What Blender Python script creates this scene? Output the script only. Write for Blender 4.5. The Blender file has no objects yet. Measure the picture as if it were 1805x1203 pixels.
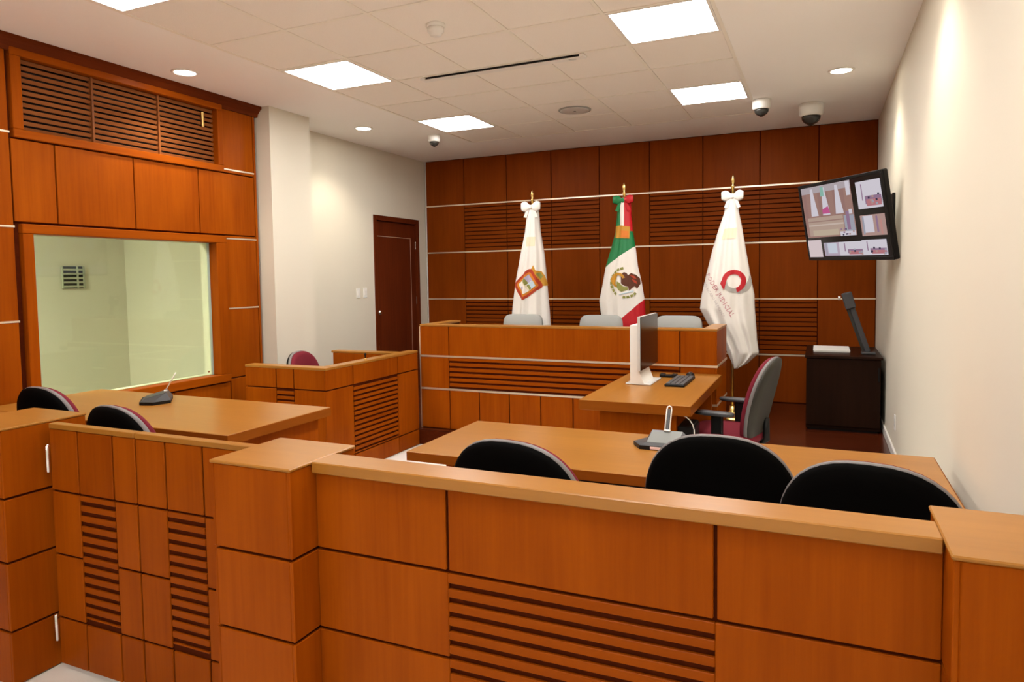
import bpy, bmesh, math, random
from mathutils import Vector, Matrix
random.seed(7)
PI = math.pi
sc = bpy.context.scene
COL = sc.collection

# ------------------------------------------------------------------ camera, world, exposure
IMW, IMH = 1805.0, 1203.0
YAW, PITCH, ROLL, FPX, EYE, PPX, PPY = 0.421616, -0.056304, -0.015081, 1213.6, 1.55, 1.12, -45.36
fw = Vector((-math.sin(YAW)*math.cos(PITCH), math.cos(YAW)*math.cos(PITCH), math.sin(PITCH)))
rt = Vector((math.cos(YAW), math.sin(YAW), 0)); up = rt.cross(fw)
rt2 = math.cos(ROLL)*rt + math.sin(ROLL)*up; up2 = -math.sin(ROLL)*rt + math.cos(ROLL)*up
cd = bpy.data.cameras.new('camera'); cam = bpy.data.objects.new('camera', cd); COL.objects.link(cam)
cam.matrix_world = Matrix(((rt2.x, up2.x, -fw.x, 0), (rt2.y, up2.y, -fw.y, 0), (rt2.z, up2.z, -fw.z, EYE), (0, 0, 0, 1)))
cd.sensor_fit = 'HORIZONTAL'; cd.sensor_width = 36.0; cd.lens = 36.0*FPX/IMW
cd.shift_x = -PPX/IMW; cd.shift_y = PPY/IMW; cd.clip_start = 0.02
sc.camera = cam
w = bpy.data.worlds.new('world'); sc.world = w; w.use_nodes = True
w.node_tree.nodes['Background'].inputs[0].default_value = (1.0, 0.93, 0.84, 1)
w.node_tree.nodes['Background'].inputs[1].default_value = 0.05
vs = sc.view_settings
vs.view_transform = 'Standard'; vs.look = 'None'; vs.exposure = 1.66; vs.gamma = 1.0; vs.use_curve_mapping = False
PANEL_EMIT = 9.0       # ceiling light panels
SPOT_W = 13.0          # recessed downlights

# ------------------------------------------------------------------ materials
def newmat(name):
    m = bpy.data.materials.new(name); m.use_nodes = True
    nt = m.node_tree; return m, nt, nt.nodes['Principled BSDF']
def plain(name, col, rough=0.5, metal=0.0, spec=0.5, bump=0.0, bscale=200, var=0.0):
    m, nt, b = newmat(name)
    b.inputs['Base Color'].default_value = (*col, 1); b.inputs['Roughness'].default_value = rough
    b.inputs['Metallic'].default_value = metal; b.inputs['Specular IOR Level'].default_value = spec
    if bump or var:
        tc = nt.nodes.new('ShaderNodeTexCoord'); n = nt.nodes.new('ShaderNodeTexNoise')
        n.inputs['Scale'].default_value = bscale; n.inputs['Detail'].default_value = 4
        nt.links.new(tc.outputs['Object'], n.inputs['Vector'])
        if bump:
            bp = nt.nodes.new('ShaderNodeBump'); bp.inputs['Strength'].default_value = bump; bp.inputs['Distance'].default_value = 0.002
            nt.links.new(n.outputs['Fac'], bp.inputs['Height']); nt.links.new(bp.outputs['Normal'], b.inputs['Normal'])
        if var:
            r = nt.nodes.new('ShaderNodeValToRGB'); r.color_ramp.elements[0].position = .3; r.color_ramp.elements[1].position = .7
            r.color_ramp.elements[0].color = (*[c*(1-var) for c in col], 1); r.color_ramp.elements[1].color = (*[min(1, c*(1+var)) for c in col], 1)
            nt.links.new(n.outputs['Fac'], r.inputs['Fac']); nt.links.new(r.outputs['Color'], b.inputs['Base Color'])
    return m
def wood(name, lo, hi, axis=2, rough=0.36, fine=42.0, spec=.04):
    m, nt, b = newmat(name); N = nt.nodes; L = nt.links
    tc = N.new('ShaderNodeTexCoord'); oi = N.new('ShaderNodeObjectInfo')
    vm = N.new('ShaderNodeVectorMath'); vm.operation = 'SCALE'; vm.inputs[0].default_value = (13.1, 7.7, 19.3)
    L.new(oi.outputs['Random'], vm.inputs['Scale'])
    ad = N.new('ShaderNodeVectorMath'); ad.operation = 'ADD'
    L.new(tc.outputs['Object'], ad.inputs[0]); L.new(vm.outputs['Vector'], ad.inputs[1])
    mp = N.new('ShaderNodeMapping'); s = [fine]*3; s[axis] = 1.6; mp.inputs['Scale'].default_value = s
    L.new(ad.outputs['Vector'], mp.inputs['Vector'])
    n1 = N.new('ShaderNodeTexNoise'); n1.inputs['Scale'].default_value = 1.0; n1.inputs['Detail'].default_value = 6; n1.inputs['Roughness'].default_value = .65
    L.new(mp.outputs['Vector'], n1.inputs['Vector'])
    mp2 = N.new('ShaderNodeMapping'); s2 = [5.0]*3; s2[axis] = 1.3; mp2.inputs['Scale'].default_value = s2
    L.new(ad.outputs['Vector'], mp2.inputs['Vector'])
    n2 = N.new('ShaderNodeTexNoise'); n2.inputs['Scale'].default_value = 1.0; n2.inputs['Detail'].default_value = 3
    L.new(mp2.outputs['Vector'], n2.inputs['Vector'])
    mx = N.new('ShaderNodeMath'); mx.operation = 'MULTIPLY_ADD'; mx.inputs[1].default_value = .45
    m2 = N.new('ShaderNodeMath'); m2.operation = 'MULTIPLY'; m2.inputs[1].default_value = .55
    L.new(n1.outputs['Fac'], mx.inputs[0]); L.new(n2.outputs['Fac'], m2.inputs[0]); L.new(m2.outputs[0], mx.inputs[2])
    rp = N.new('ShaderNodeValToRGB'); e = rp.color_ramp.elements
    e[0].position = .34; e[0].color = (*lo, 1); e[1].position = .66; e[1].color = (*hi, 1)
    L.new(mx.outputs[0], rp.inputs['Fac']); L.new(rp.outputs['Color'], b.inputs['Base Color'])
    b.inputs['Roughness'].default_value = rough; b.inputs['Specular IOR Level'].default_value = spec
    bp = N.new('ShaderNodeBump'); bp.inputs['Strength'].default_value = .06; bp.inputs['Distance'].default_value = .001
    L.new(n1.outputs['Fac'], bp.inputs['Height']); L.new(bp.outputs['Normal'], b.inputs['Normal'])
    return m
def emit(name, col, strength):
    m = bpy.data.materials.new(name); m.use_nodes = True; nt = m.node_tree; nt.nodes.clear()
    o = nt.nodes.new('ShaderNodeOutputMaterial'); e = nt.nodes.new('ShaderNodeEmission')
    e.inputs[0].default_value = (*col, 1); e.inputs[1].default_value = strength
    nt.links.new(e.outputs[0], o.inputs[0]); return m

WLO, WHI = (.238, .043, .0013), (.338, .071, .0022)
M = {}
M['wood_z'] = wood('honey_wood_upright', WLO, WHI, 2)
M['wood_x'] = wood('honey_wood_along_x', (.36, .105, .014), (.47, .15, .024), 0)
M['wood_y'] = wood('honey_wood_along_y', WLO, WHI, 1)
M['top_x'] = wood('tabletop_wood', (.300, .120, .016), (.370, .155, .024), 0, rough=.30, spec=.4)
M['top_y'] = wood('desktop_wood', (.300, .120, .016), (.370, .155, .024), 1, rough=.30, spec=.4)
M['back_z'] = wood('dimmed_wall_panel_wood', (.175, .031, .0018), (.235, .045, .0028), 2, rough=.4)  # darker copy of the honey wood; the back wall's dimmer light is in the colour
M['back_x'] = wood('dimmed_wall_slat_wood', (.185, .034, .002), (.215, .041, .0025), 0, rough=.4)  # darkened the same way for the slats
M['edge_x'] = wood('edge_band_wood', (.225, .058, .005), (.29, .078, .008), 0)
M['edge_y'] = wood('side_edge_band_wood', (.225, .058, .005), (.29, .078, .008), 1)
M['groove'] = plain('groove_wood', (.075, .011, .0015), .7, spec=.05, var=.15, bscale=40)
M['door'] = wood('door_wood', (.085, .014, .004), (.135, .024, .006), 2, rough=.35)
M['cornice'] = wood('cornice_wood', (.10, .018, .004), (.15, .028, .006), 1)
M['darkwood'] = wood('espresso_wood', (.012, .005, .003), (.022, .009, .005), 2, rough=.3)
M['floorwood'] = wood('platform_wood', (.050, .008, .002), (.085, .015, .004), 0, rough=.2, spec=.4)
M['cream'] = plain('cream_plaster', (.705, .655, .548), .75, bump=.12, bscale=90)
M['white_plaster'] = plain('white_plaster', (.94, .92, .90), .85, bump=.08, bscale=120)
M['tile'] = plain('ceiling_tile_board', (.90, .855, .80), .9, bump=.5, bscale=260, var=.04)
M['tbar'] = plain('ceiling_tee_bar', (.88, .84, .76), .5)
M['white'] = plain('white_plastic', (.82, .80, .76), .4)
M['floor'] = plain('pale_floor_tile', (.90, .87, .81), .25, var=.04, bscale=6)
M['trim'] = plain('brushed_aluminium', (.86, .72, .55), .35, metal=.75)
M['chrome'] = plain('chrome', (.75, .74, .72), .2, metal=1.0)
M['brass'] = plain('brass', (.80, .56, .20), .28, metal=1.0)
M['silver'] = plain('silver_plastic', (.66, .66, .64), .35, metal=.2)
M['graphite'] = plain('graphite_plastic', (.045, .045, .05), .4)
M['black'] = plain('black_plastic', (.005, .0045, .0045), .45, spec=.25)
M['blackcloth'] = plain('black_shell', (.0016, .0014, .0013), .8, spec=.04)
M['greyrim'] = plain('grey_rubber_rim', (.17, .155, .155), .5)
M['burg'] = plain('burgundy_cloth', (.165, .012, .024), .85, bump=.4, bscale=500, spec=.2)
M['greychair'] = plain('grey_mesh', (.34, .34, .32), .7, bump=.4, bscale=600)
M['olivegrey'] = plain('grey_chair_shell', (.020, .017, .011), .55)
M['paper'] = plain('paper', (.85, .84, .82), .6)
M['screenblack'] = plain('dark_screen', (.006, .0055, .006), .2, spec=.3)
M['key'] = plain('key_caps', (.10, .10, .105), .5)
M['dome'] = plain('smoked_dome', (.03, .028, .025), .08)
M['pinklabel'] = plain('pale_pink_label', (.75, .52, .50), .4)
M['rearwall'] = plain('witness_room_wall', (.73, .70, .585), .8, bump=.1, bscale=80)
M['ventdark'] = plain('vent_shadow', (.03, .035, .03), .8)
M['ventgreen'] = plain('vent_blade', (.45, .47, .36), .5)
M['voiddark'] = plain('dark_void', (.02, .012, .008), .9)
M['louver'] = wood('louver_wood', (.17, .055, .016), (.26, .088, .026), 1, rough=.28)
M['flagwhite'] = plain('white_satin', (.84, .80, .75), .45, bump=.1, bscale=40)
M['fgreen'] = plain('green_satin', (.005, .19, .055), .45)
M['fred'] = plain('red_satin', (.52, .005, .014), .45)
M['gold'] = plain('gold_thread', (.55, .26, .015), .5)
M['goldpale'] = plain('pale_gold_thread', (.80, .72, .52), .5)
M['brown'] = plain('brown_thread', (.10, .024, .005), .7)
M['olive'] = plain('olive_thread', (.26, .26, .06), .7)
M['orange'] = plain('orange_thread', (.66, .18, .01), .6)
M['crimson'] = plain('crimson_thread', (.50, .010, .020), .5)
M['logogrey'] = plain('grey_thread', (.42, .40, .37), .5)
M['rust'] = plain('rust_thread', (.42, .035, .004), .6)
M['lilac'] = plain('lilac_thread', (.45, .40, .58), .6)
M['skyblue'] = plain('pale_blue_thread', (.50, .62, .72), .6)
M['rose'] = plain('rose_lettering', (.55, .22, .26), .6)
M['greyletter'] = plain('grey_lettering', (.52, .46, .46), .6)
M['panel_light'] = emit('panel_light', (1.0, .98, .94), PANEL_EMIT)
M['down_light'] = emit('down_light', (1.0, .92, .76), 14.0)
M['added_room_light'] = emit('added_room_light', (1.0, .97, .86), 24.0)
def glassmat():
    m = bpy.data.materials.new('green_tint_glass'); m.use_nodes = True; nt = m.node_tree; nt.nodes.clear()
    o = nt.nodes.new('ShaderNodeOutputMaterial'); mx = nt.nodes.new('ShaderNodeMixShader')
    t = nt.nodes.new('ShaderNodeBsdfTransparent'); t.inputs[0].default_value = (.90, .955, .86, 1)
    g = nt.nodes.new('ShaderNodeBsdfGlossy'); g.inputs['Roughness'].default_value = .02
    fr = nt.nodes.new('ShaderNodeFresnel'); ge = nt.nodes.new('ShaderNodeNewGeometry'); io = nt.nodes.new('ShaderNodeMath'); io.operation = 'MULTIPLY_ADD'; io.inputs[1].default_value = 1/1.45-1.45; io.inputs[2].default_value = 1.45
    nt.links.new(ge.outputs['Backfacing'], io.inputs[0]); nt.links.new(io.outputs[0], fr.inputs['IOR'])
    nt.links.new(fr.outputs[0], mx.inputs[0]); nt.links.new(t.outputs[0], mx.inputs[1]); nt.links.new(g.outputs[0], mx.inputs[2])
    nt.links.new(mx.outputs[0], o.inputs[0]); return m
M['glass'] = glassmat()
M['micgrey'] = plain('grey_control_plate', (.165, .172, .165), .5)
M['glassedge'] = plain('glass_edge', (.42, .55, .45), .15)

# ------------------------------------------------------------------ helpers
def ploc(p): 
    v = Vector((0, 0, 0))
    while p is not None: v = v + p.location; p = p.parent
    return v
def tag(o, label=None, cat=None, group=None, kind=None):
    if label: o['label'] = label
    if cat: o['category'] = cat
    if group: o['group'] = group
    if kind: o['kind'] = kind
    return o
def thing(name, loc, label=None, cat=None, group=None, rz=0.0):
    o = bpy.data.objects.new(name, None); COL.objects.link(o); o.location = loc; o.rotation_euler = (0, 0, rz)
    o.empty_display_size = .1
    return tag(o, label, cat, group)
def link(name, me, mat, parent=None, loc=None):
    if mat is not None and not me.materials: me.materials.append(M[mat] if isinstance(mat, str) else mat)
    o = bpy.data.objects.new(name, me); COL.objects.link(o)
    if parent is not None: o.parent = parent
    if loc is not None: o.location = loc
    return o
_cache = {}
def boxmesh(dx, dy, dz, mat, bev):
    k = (round(dx, 4), round(dy, 4), round(dz, 4), mat, bev)
    if k in _cache: return _cache[k]
    bm = bmesh.new(); bmesh.ops.create_cube(bm, size=1.0)
    bmesh.ops.scale(bm, vec=(dx, dy, dz), verts=bm.verts)
    if bev: bmesh.ops.bevel(bm, geom=bm.edges[:], offset=min(bev, .45*min(dx, dy, dz)), segments=1, affect='EDGES', profile=.5)
    me = bpy.data.meshes.new('box'); bm.to_mesh(me); bm.free(); _cache[k] = me; return me
def box(name, x0, x1, y0, y1, z0, z1, mat, parent=None, bev=0.0, kind=None):
    """axis-aligned box in world coordinates (parents in this use are unrotated)"""
    me = boxmesh(x1-x0, y1-y0, z1-z0, mat, bev)
    c = Vector(((x0+x1)/2, (y0+y1)/2, (z0+z1)/2)) - ploc(parent)
    o = link(name, me, mat, parent, c)
    if kind: o['kind'] = kind
    return o
def multibox(name, boxes, mat, parent=None, kind=None, org=(0, 0, 0)):
    bm = bmesh.new(); org = Vector(org)
    for x0, x1, y0, y1, z0, z1 in boxes:
        r = bmesh.ops.create_cube(bm, size=1.0)
        bmesh.ops.scale(bm, vec=(x1-x0, y1-y0, z1-z0), verts=r['verts'])
        bmesh.ops.translate(bm, vec=Vector(((x0+x1)/2, (y0+y1)/2, (z0+z1)/2))-org-ploc(parent), verts=r['verts'])
    me = bpy.data.meshes.new(name); bm.to_mesh(me); bm.free()
    o = link(name, me, mat, parent, org)
    if kind: o['kind'] = kind
    return o
def pydata(name, vs_, fs, mat, parent=None, loc=None, smooth=False):
    me = bpy.data.meshes.new(name); me.from_pydata([tuple(v) for v in vs_], [], fs); me.update()
    bm = bmesh.new(); bm.from_mesh(me); bmesh.ops.recalc_face_normals(bm, faces=bm.faces[:]); bm.to_mesh(me); bm.free()
    if smooth: me.polygons.foreach_set('use_smooth', [True]*len(me.polygons))
    return link(name, me, mat, parent, loc)
def lathe(name, prof, mat, parent=None, loc=None, seg=24, smooth=True):
    """prof: list of (r, z) from one end to the other, closed with caps"""
    V = []; F = []
    for r, z in prof:
        for i in range(seg):
            a = 2*PI*i/seg; V.append((r*math.cos(a), r*math.sin(a), z))
    n = len(prof)
    for j in range(n-1):
        for i in range(seg):
            F.append((j*seg+i, j*seg+(i+1) % seg, (j+1)*seg+(i+1) % seg, (j+1)*seg+i))
    F.append(tuple(range(seg))[::-1]); F.append(tuple((n-1)*seg+i for i in range(seg)))
    o = pydata(name, V, F, mat, parent, loc, False)
    if smooth:
        for p in o.data.polygons:
            if len(p.vertices) == 4: p.use_smooth = True
    return o
def tube(name, pts, rad, mat, parent=None, loc=None, seg=8, closed=False):
    pts = [Vector(p) for p in pts]; n = len(pts); V = []; F = []
    rads = rad if isinstance(rad, (list, tuple)) else [rad]*n
    for i, p in enumerate(pts):
        a = pts[(i-1) % n] if (closed or i > 0) else p; b = pts[(i+1) % n] if (closed or i < n-1) else p
        t = (b-a).normalized(); ref = Vector((0, 0, 1)) if abs(t.z) < .9 else Vector((1, 0, 0))
        u = t.cross(ref).normalized(); v = t.cross(u).normalized()
        for k in range(seg):
            an = 2*PI*k/seg; V.append(p+rads[i]*(math.cos(an)*u+math.sin(an)*v))
    m = n if closed else n-1
    for i in range(m):
        j = (i+1) % n
        for k in range(seg): F.append((i*seg+k, i*seg+(k+1) % seg, j*seg+(k+1) % seg, j*seg+k))
    if not closed: F.append(tuple(range(seg))); F.append(tuple((n-1)*seg+k for k in range(seg)))
    return pydata(name, V, F, mat, parent, loc, True)
def sub(child, part):
    child.parent = part; child.location = child.location-part.location; return child
def copy_tree(o, parent=None):
    c = o.copy(); COL.objects.link(c); c.parent = parent
    for ch in o.children: copy_tree(ch, c)
    return c
def prism(name, poly, axis, a, b, mat, parent=None, loc=None):
    """poly in the two other axes (cyclic order), extruded along axis from a to b"""
    def P(u, v, t): return {0: (t, u, v), 1: (u, t, v), 2: (u, v, t)}[axis]
    n = len(poly); V = [P(u, v, a) for u, v in poly]+[P(u, v, b) for u, v in poly]
    F = [tuple(range(n)), tuple(range(n, 2*n))]+[(i, (i+1) % n, n+(i+1) % n, n+i) for i in range(n)]
    return pydata(name, V, F, mat, parent, loc)

# ------------------------------------------------------------------ room dimensions
XR, XL, XP, YB, YF, ZC = .512, -4.80, -4.57, 7.93, -6.6, 3.075
ZPL = .145            # platform
YPL = 5.45

# ------------------------------------------------------------------ setting
fl = multibox('floor', [(XL-.3, XR+.2, YF-.2, YB+.3, -.12, 0)], 'floor', kind='structure')
tag(fl, 'pale polished tile floor of the courtroom')
pf = thing('floor_platform', (-1.8, YPL, 0)); tag(pf, 'raised reddish wooden platform under the judges bench', kind='structure')
box('deck', XL+.005, XR-.003, YPL, YB-.03, .004, ZPL, 'floorwood', pf, .004)
box('riser', XL+.005, XR-.003, YPL-.015, YPL-.001, .004, ZPL-.012, 'groove', pf)

# right wall with baseboard
wr = multibox('wall_right', [(XR, XR+.15, YF, YB+.2, 0, ZC+.1)], 'cream', kind='structure'); tag(wr, 'cream plastered wall on the right')
b = box('baseboard_right', XR-.014, XR, YPL+.02, YB-.05, ZPL+.001, ZPL+.078, 'white', None, .004, 'structure'); tag(b, 'white baseboard above the platform')
b = box('baseboard_right', XR-.014, XR, 1.9, YPL-.02, .001, .078, 'white', None, .004, 'structure'); tag(b, 'white baseboard along the tiled floor')
wf = multibox('wall_front', [(XL-.3, XR+.2, YF-.15, YF, 0, ZC+.1)], 'cream', kind='structure'); tag(wf, 'cream wall behind the viewer')

# left: cream wall with door hole, pilaster, panelled part with window hole and vent hole
DY0, DY1, DZ = 6.745, 7.735, 2.30
wl = multibox('wall_left', [
    (XL-.15, XL, 5.2, DY0+.02, 0, ZC+.1), (XL-.15, XL, DY1-.02, YB+.2, 0, ZC+.1), (XL-.15, XL, DY0+.02, DY1-.02, DZ-.02, ZC+.1),
    (XL-.15, -4.425, 4.72, 5.24, 0, ZC+.1)], 'cream', kind='structure'); tag(wl, 'cream plastered wall and pilaster on the left')
WY0, WY1, WZ0, WZ1 = 2.755, 4.205, .765, 1.868       # glass opening
VY0, VY1, VZ0, VZ1 = 2.735, 4.268, 2.508, 2.965      # louvre opening
XB = XP-.022                                           # backing plane behind the wood panels
wp = multibox('wall_left_panelled', [
    (XB-.14, XB, YF, VY0, 0, ZC+.1), (XB-.14, XB, VY1, 4.69, 0, ZC+.1),
    (XB-.14, XB, VY0, WY0, 0, VZ0), (XB-.14, XB, WY1, VY1, 0, VZ0), (XB-.14, XB, VY0, VY1, VZ1, ZC+.1),
    (XB-.14, XB, WY0, WY1, 0, WZ0), (XB-.14, XB, WY0, WY1, WZ1, VZ0)],
    'groove', kind='structure'); tag(wp, 'panelled wooden wall on the left with a viewing window')
S1, S2, S3 = 2.487, 1.907, 1.315
def lpanel(y0, y1, z0, z1, parent=wp):
    g = .0045
    return box('panel', XB+.0005, XP, y0+g, y1-g, z0+g, z1-g, 'wood_z', parent, .003)
ends = [-1.3, -.73, -.16, .41, .98, 1.55, 2.12, 2.66]
for z0, z1 in ((.0, .72), (.72, S3), (S3, S2), (S2, S1), (S1, 2.99)):
    for a, b_ in zip(ends[:-1], ends[1:]): lpanel(a, b_, z0, z1)
for a, b_ in ((2.66, 2.932), (2.932, 3.496), (3.496, 4.068), (4.068, 4.665)):
    lpanel(a, b_, 1.935, 2.455)
lpanel(4.32, 4.665, S1, 2.99); lpanel(4.32, 4.665, S3, S2); lpanel(4.32, 4.665, .72, S3)
lpanel(4.32, 4.665, S2, 1.935); lpanel(4.32, 4.665, 2.455, S1)
lpanel(4.32, 4.665, 0, .72)
for a, b_ in ((2.66, 3.2), (3.2, 3.76), (3.76, 4.32)): lpanel(a, b_, 0, .695)
for y0, y1, z in ((-1.3, 2.66, S1), (-1.3, 2.66, S2), (-1.3, 2.66, S3), (4.33, 4.665, S1), (4.33, 4.665, S2), (4.33, 4.665, S3)):
    box('metal_strip', XP-.008, XP+.003, y0, y1, z-.006, z+.006, 'trim', wp)
box('end_post', XB-.06, XP, 4.668, 4.692, 0, 3.0, 'wood_z', wp, .002)
# crown cornice
prism('cornice', [(XP-.02, 2.985), (XP+.012, 2.985), (XP+.018, 3.01), (XP+.05, 3.045), (XP+.062, 3.052), (XP+.062, ZC-.001), (XP-.02, ZC-.001)], 1, YF+.01, 4.725, 'cornice', wp)
# viewing window
win = thing('window_1', (XP, 3.5, WZ0))
tag(win, 'large viewing window in a wooden frame with a pale green room behind', kind='structure')
FW = .062
for y0, y1, z0, z1, m_ in ((WY0-FW, WY1+FW+.04, WZ1-.003, WZ1+FW-.005, 'wood_y'), (WY0-FW, WY1+FW+.04, WZ0-FW, WZ0+.003, 'wood_y'), (WY0-FW, WY0+.003, WZ0+.0035, WZ1-.0035, 'wood_z'), (WY1-.003, WY1+FW+.04, WZ0+.0035, WZ1-.0035, 'wood_z')):
    box('window_frame', XP-.09, XP+.026, y0, y1, z0, z1, m_, win, .004)
box('pane', XP-.075, XP-.065, WY0+.004, WY1-.004, WZ0+.004, WZ1-.004, 'glass', win)
box('pane_edge', XP-.0645, XP-.0615, WY1-.026, WY1-.004, WZ0+.004, WZ1-.004, 'glassedge', win)
lathe('fixing_screw', [(.008, -.003), (.008, .003)], 'chrome', win, (-.060, 4.148-3.5, .035), 12).rotation_euler = (0, PI/2, 0)
for y0, y1, z0, z1 in ((WY1-.005, WY1, WZ0, WZ1), (WY0, WY0+.005, WZ0, WZ1), (WY0+.005, WY1-.005, WZ1-.005, WZ1), (WY0+.005, WY1-.005, WZ0, WZ0+.005)):
    box('window_reveal', XB-.139, XP-.0905, y0, y1, z0, z1, 'rearwall', win)
# room behind the window
rw = multibox('wall_rear_room', [(-6.68, -6.6, .9, 4.9, 0, 2.7), (-6.6, XB-.14, 4.9, 4.98, 0, 2.7), (-6.6, XB-.14, .82, .9, 0, 2.7),
     (-6.6, XB-.14, .9, 4.9, 2.62, 2.7), (-6.6, XB-.14, .9, 4.9, -.05, 0)], 'rearwall', kind='structure'); tag(rw, 'pale green walls of the room behind the viewing window')
rl = thing('ceiling_light', (-5.6, 2.2, 2.618), 'unseen square light panel added to light the room behind the viewing window', 'light')  # no lamp is seen in there; this one is added to brighten the room
box('diffuser', -5.9, -5.3, 1.9, 2.5, 2.604, 2.612, 'added_room_light', rl); multibox('frame', [(-5.93, -5.9, 1.87, 2.53, 2.6, 2.619), (-5.3, -5.27, 1.87, 2.53, 2.6, 2.619), (-5.9, -5.3, 1.87, 1.9, 2.6, 2.619), (-5.9, -5.3, 2.5, 2.53, 2.6, 2.619)], 'white', rl)
vg = thing('wall_vent', (-6.6, 4.335, 1.5), 'small slatted air vent on the pale wall behind the window', 'vent')
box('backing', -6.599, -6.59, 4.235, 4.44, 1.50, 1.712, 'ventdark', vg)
for i in range(5): box('slat', -6.588, -6.575, 4.24, 4.435, 1.508+i*.0405, 1.526+i*.0405, 'ventgreen', vg, .002)
for y in (4.228, 4.375, 4.437): box('divider', -6.588, -6.573, y, y+.011, 1.5, 1.712, 'ventgreen', vg)
# louvred vent above
lv = thing('louvre_grille', (XP, 3.5, VZ0), 'long wooden louvre grille high on the left panelled wall', 'grille')
for y0, y1, z0, z1, m_ in ((VY0-.06, VY1+.05, VZ1-.003, VZ1+.045, 'wood_y'), (VY0-.06, VY1+.05, VZ0-.05, VZ0+.003, 'wood_y'), (VY0-.06, VY0+.003, VZ0+.0035, VZ1-.0035, 'wood_z'), (VY1-.003, VY1+.05, VZ0+.0035, VZ1-.0035, 'wood_z')):
    box('grille_frame', XP-.06, XP+.02, y0, y1, z0, z1, m_, lv, .004)
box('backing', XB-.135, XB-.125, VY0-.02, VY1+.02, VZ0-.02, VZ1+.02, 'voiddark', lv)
nsl = 12; pit = (VZ1-VZ0)/nsl
slm = None
for i in range(nsl):
    zc = VZ0+(i+.5)*pit
    o = box('slat', XP-.046, XP-.034, VY0+.0035, VY1-.0035, zc-.0125, zc+.0125, 'louver', lv, .002)
    o.rotation_euler = (0, math.radians(14), 0)
for y in (3.221, 3.742): box('mullion', XP-.055, XP-.018, y-.007, y+.007, VZ0, VZ1, 'louver', lv)
box('latch', XP-.03, XP-.012, 4.14, 4.16, 2.80, 2.92, 'brass', lv, .003)

# back wall
XB0 = -4.775
wb = multibox('wall_back', [(XL-.15, XR+.15, YB, YB+.15, 0, ZC+.1)], 'groove', kind='structure'); tag(wb, 'honey wood panelled wall with dimmed colour behind the judges bench')
T1, T2, T3, T4 = 2.484, 1.876, 1.268, .662
cols = [XB0, -4.21, -3.608, -3.009, -2.402, -1.805, -1.209, -.611, -.034, XR-.002]
YFc = YB-.02
def bpanel(x0, x1, z0, z1):
    g = .0045; return box('panel', x0+g, x1-g, YFc, YB-.0005, z0+g, z1-g, 'back_z', wb, .003)
def bslats(x0, x1, z0, z1, n=12):
    p = (z1-z0)/n
    for i in range(n): box('slat', x0+.004, x1-.004, YFc, YB-.0005, z0+i*p+.011, z0+(i+1)*p, 'back_x', wb, .002)
for j in range(9):
    a, b_ = cols[j], cols[j+1]
    bpanel(a, b_, T1, ZC-.003); bpanel(a, b_, T3, T2); bpanel(a, b_, ZPL, T4)
    for z0, z1 in ((T2, T1), (T4, T3)):
        if j in (0, 8, 4): bpanel(a, b_, z0, z1)
        else: bslats(a, b_, z0, z1)
for z in (T1, T2, T3, T4): box('metal_strip', XB0, XR-.002, YFc-.006, YB-.002, z-.008, z+.008, 'trim', wb)
box('edge_strip', XB0-.012, XB0-.001, YFc-.001, YB-.0005, ZPL, ZC-.003, 'white', wb)

# ceiling: plaster with a field of lay-in tiles
GX0, T, GY0 = -3.622, .61, 3.366
GYN, GYF = GY0-16*T, GY0+6*T      # near and far edges of the tile field
GX1 = GX0+5*T
ce = multibox('ceiling', [(XL-.15, GX0, YF, YB+.15, ZC, ZC+.1), (GX1, XR+.15, YF, YB+.15, ZC, ZC+.1), (GX0, GX1, GYF, YB+.15, ZC, ZC+.1), (GX0, GX1, YF, GYN, ZC, ZC+.1),
     (GX0, GX1, GYN, GYF, ZC+.09, ZC+.1)], 'white_plaster', kind='structure'); tag(ce, 'white plaster ceiling with a field of square tiles')
lights = {}
for r in range(-16, 6):
    for c_ in range(5):
        x0, y0 = GX0+c_*T, GY0+r*T
        if c_ in (0, 4) and (r-1) % 3 == 0 and not (c_ == 0 and r in (-5, -8)): lights[(r, c_)] = (x0, y0); continue  # gallery panels unseen, added for light; two omitted to darken the left
        box('ceiling_tile', x0+.011, x0+T-.011, y0+.011, y0+T-.011, ZC-.0005, ZC+.014, 'tile', ce, .004)
for c_ in range(6):
    x = GX0+c_*T; box('tee_bar', x-.0115, x+.0115, GYN, GYF, ZC-.004, ZC+.02, 'tbar', ce)
for r in range(-16, 7):
    y = GY0+r*T
    for c_ in range(5):
        x = GX0+c_*T; box('tee_bar', x+.012, x+T-.012, y-.0115, y+.0115, ZC-.004, ZC+.02, 'tbar', ce)
where = {(1, 0): 'square ceiling light panel over the left side, nearer of the two fully visible left ones', (4, 0): 'small far ceiling light panel on the left near the dome camera',
         (1, 4): 'large bright ceiling light panel at the top right of the tiles', (4, 4): 'far ceiling light panel on the right beside the dome cameras',
         (-2, 0): 'ceiling light panel cut by the top left edge of the picture'}
proto = None
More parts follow.
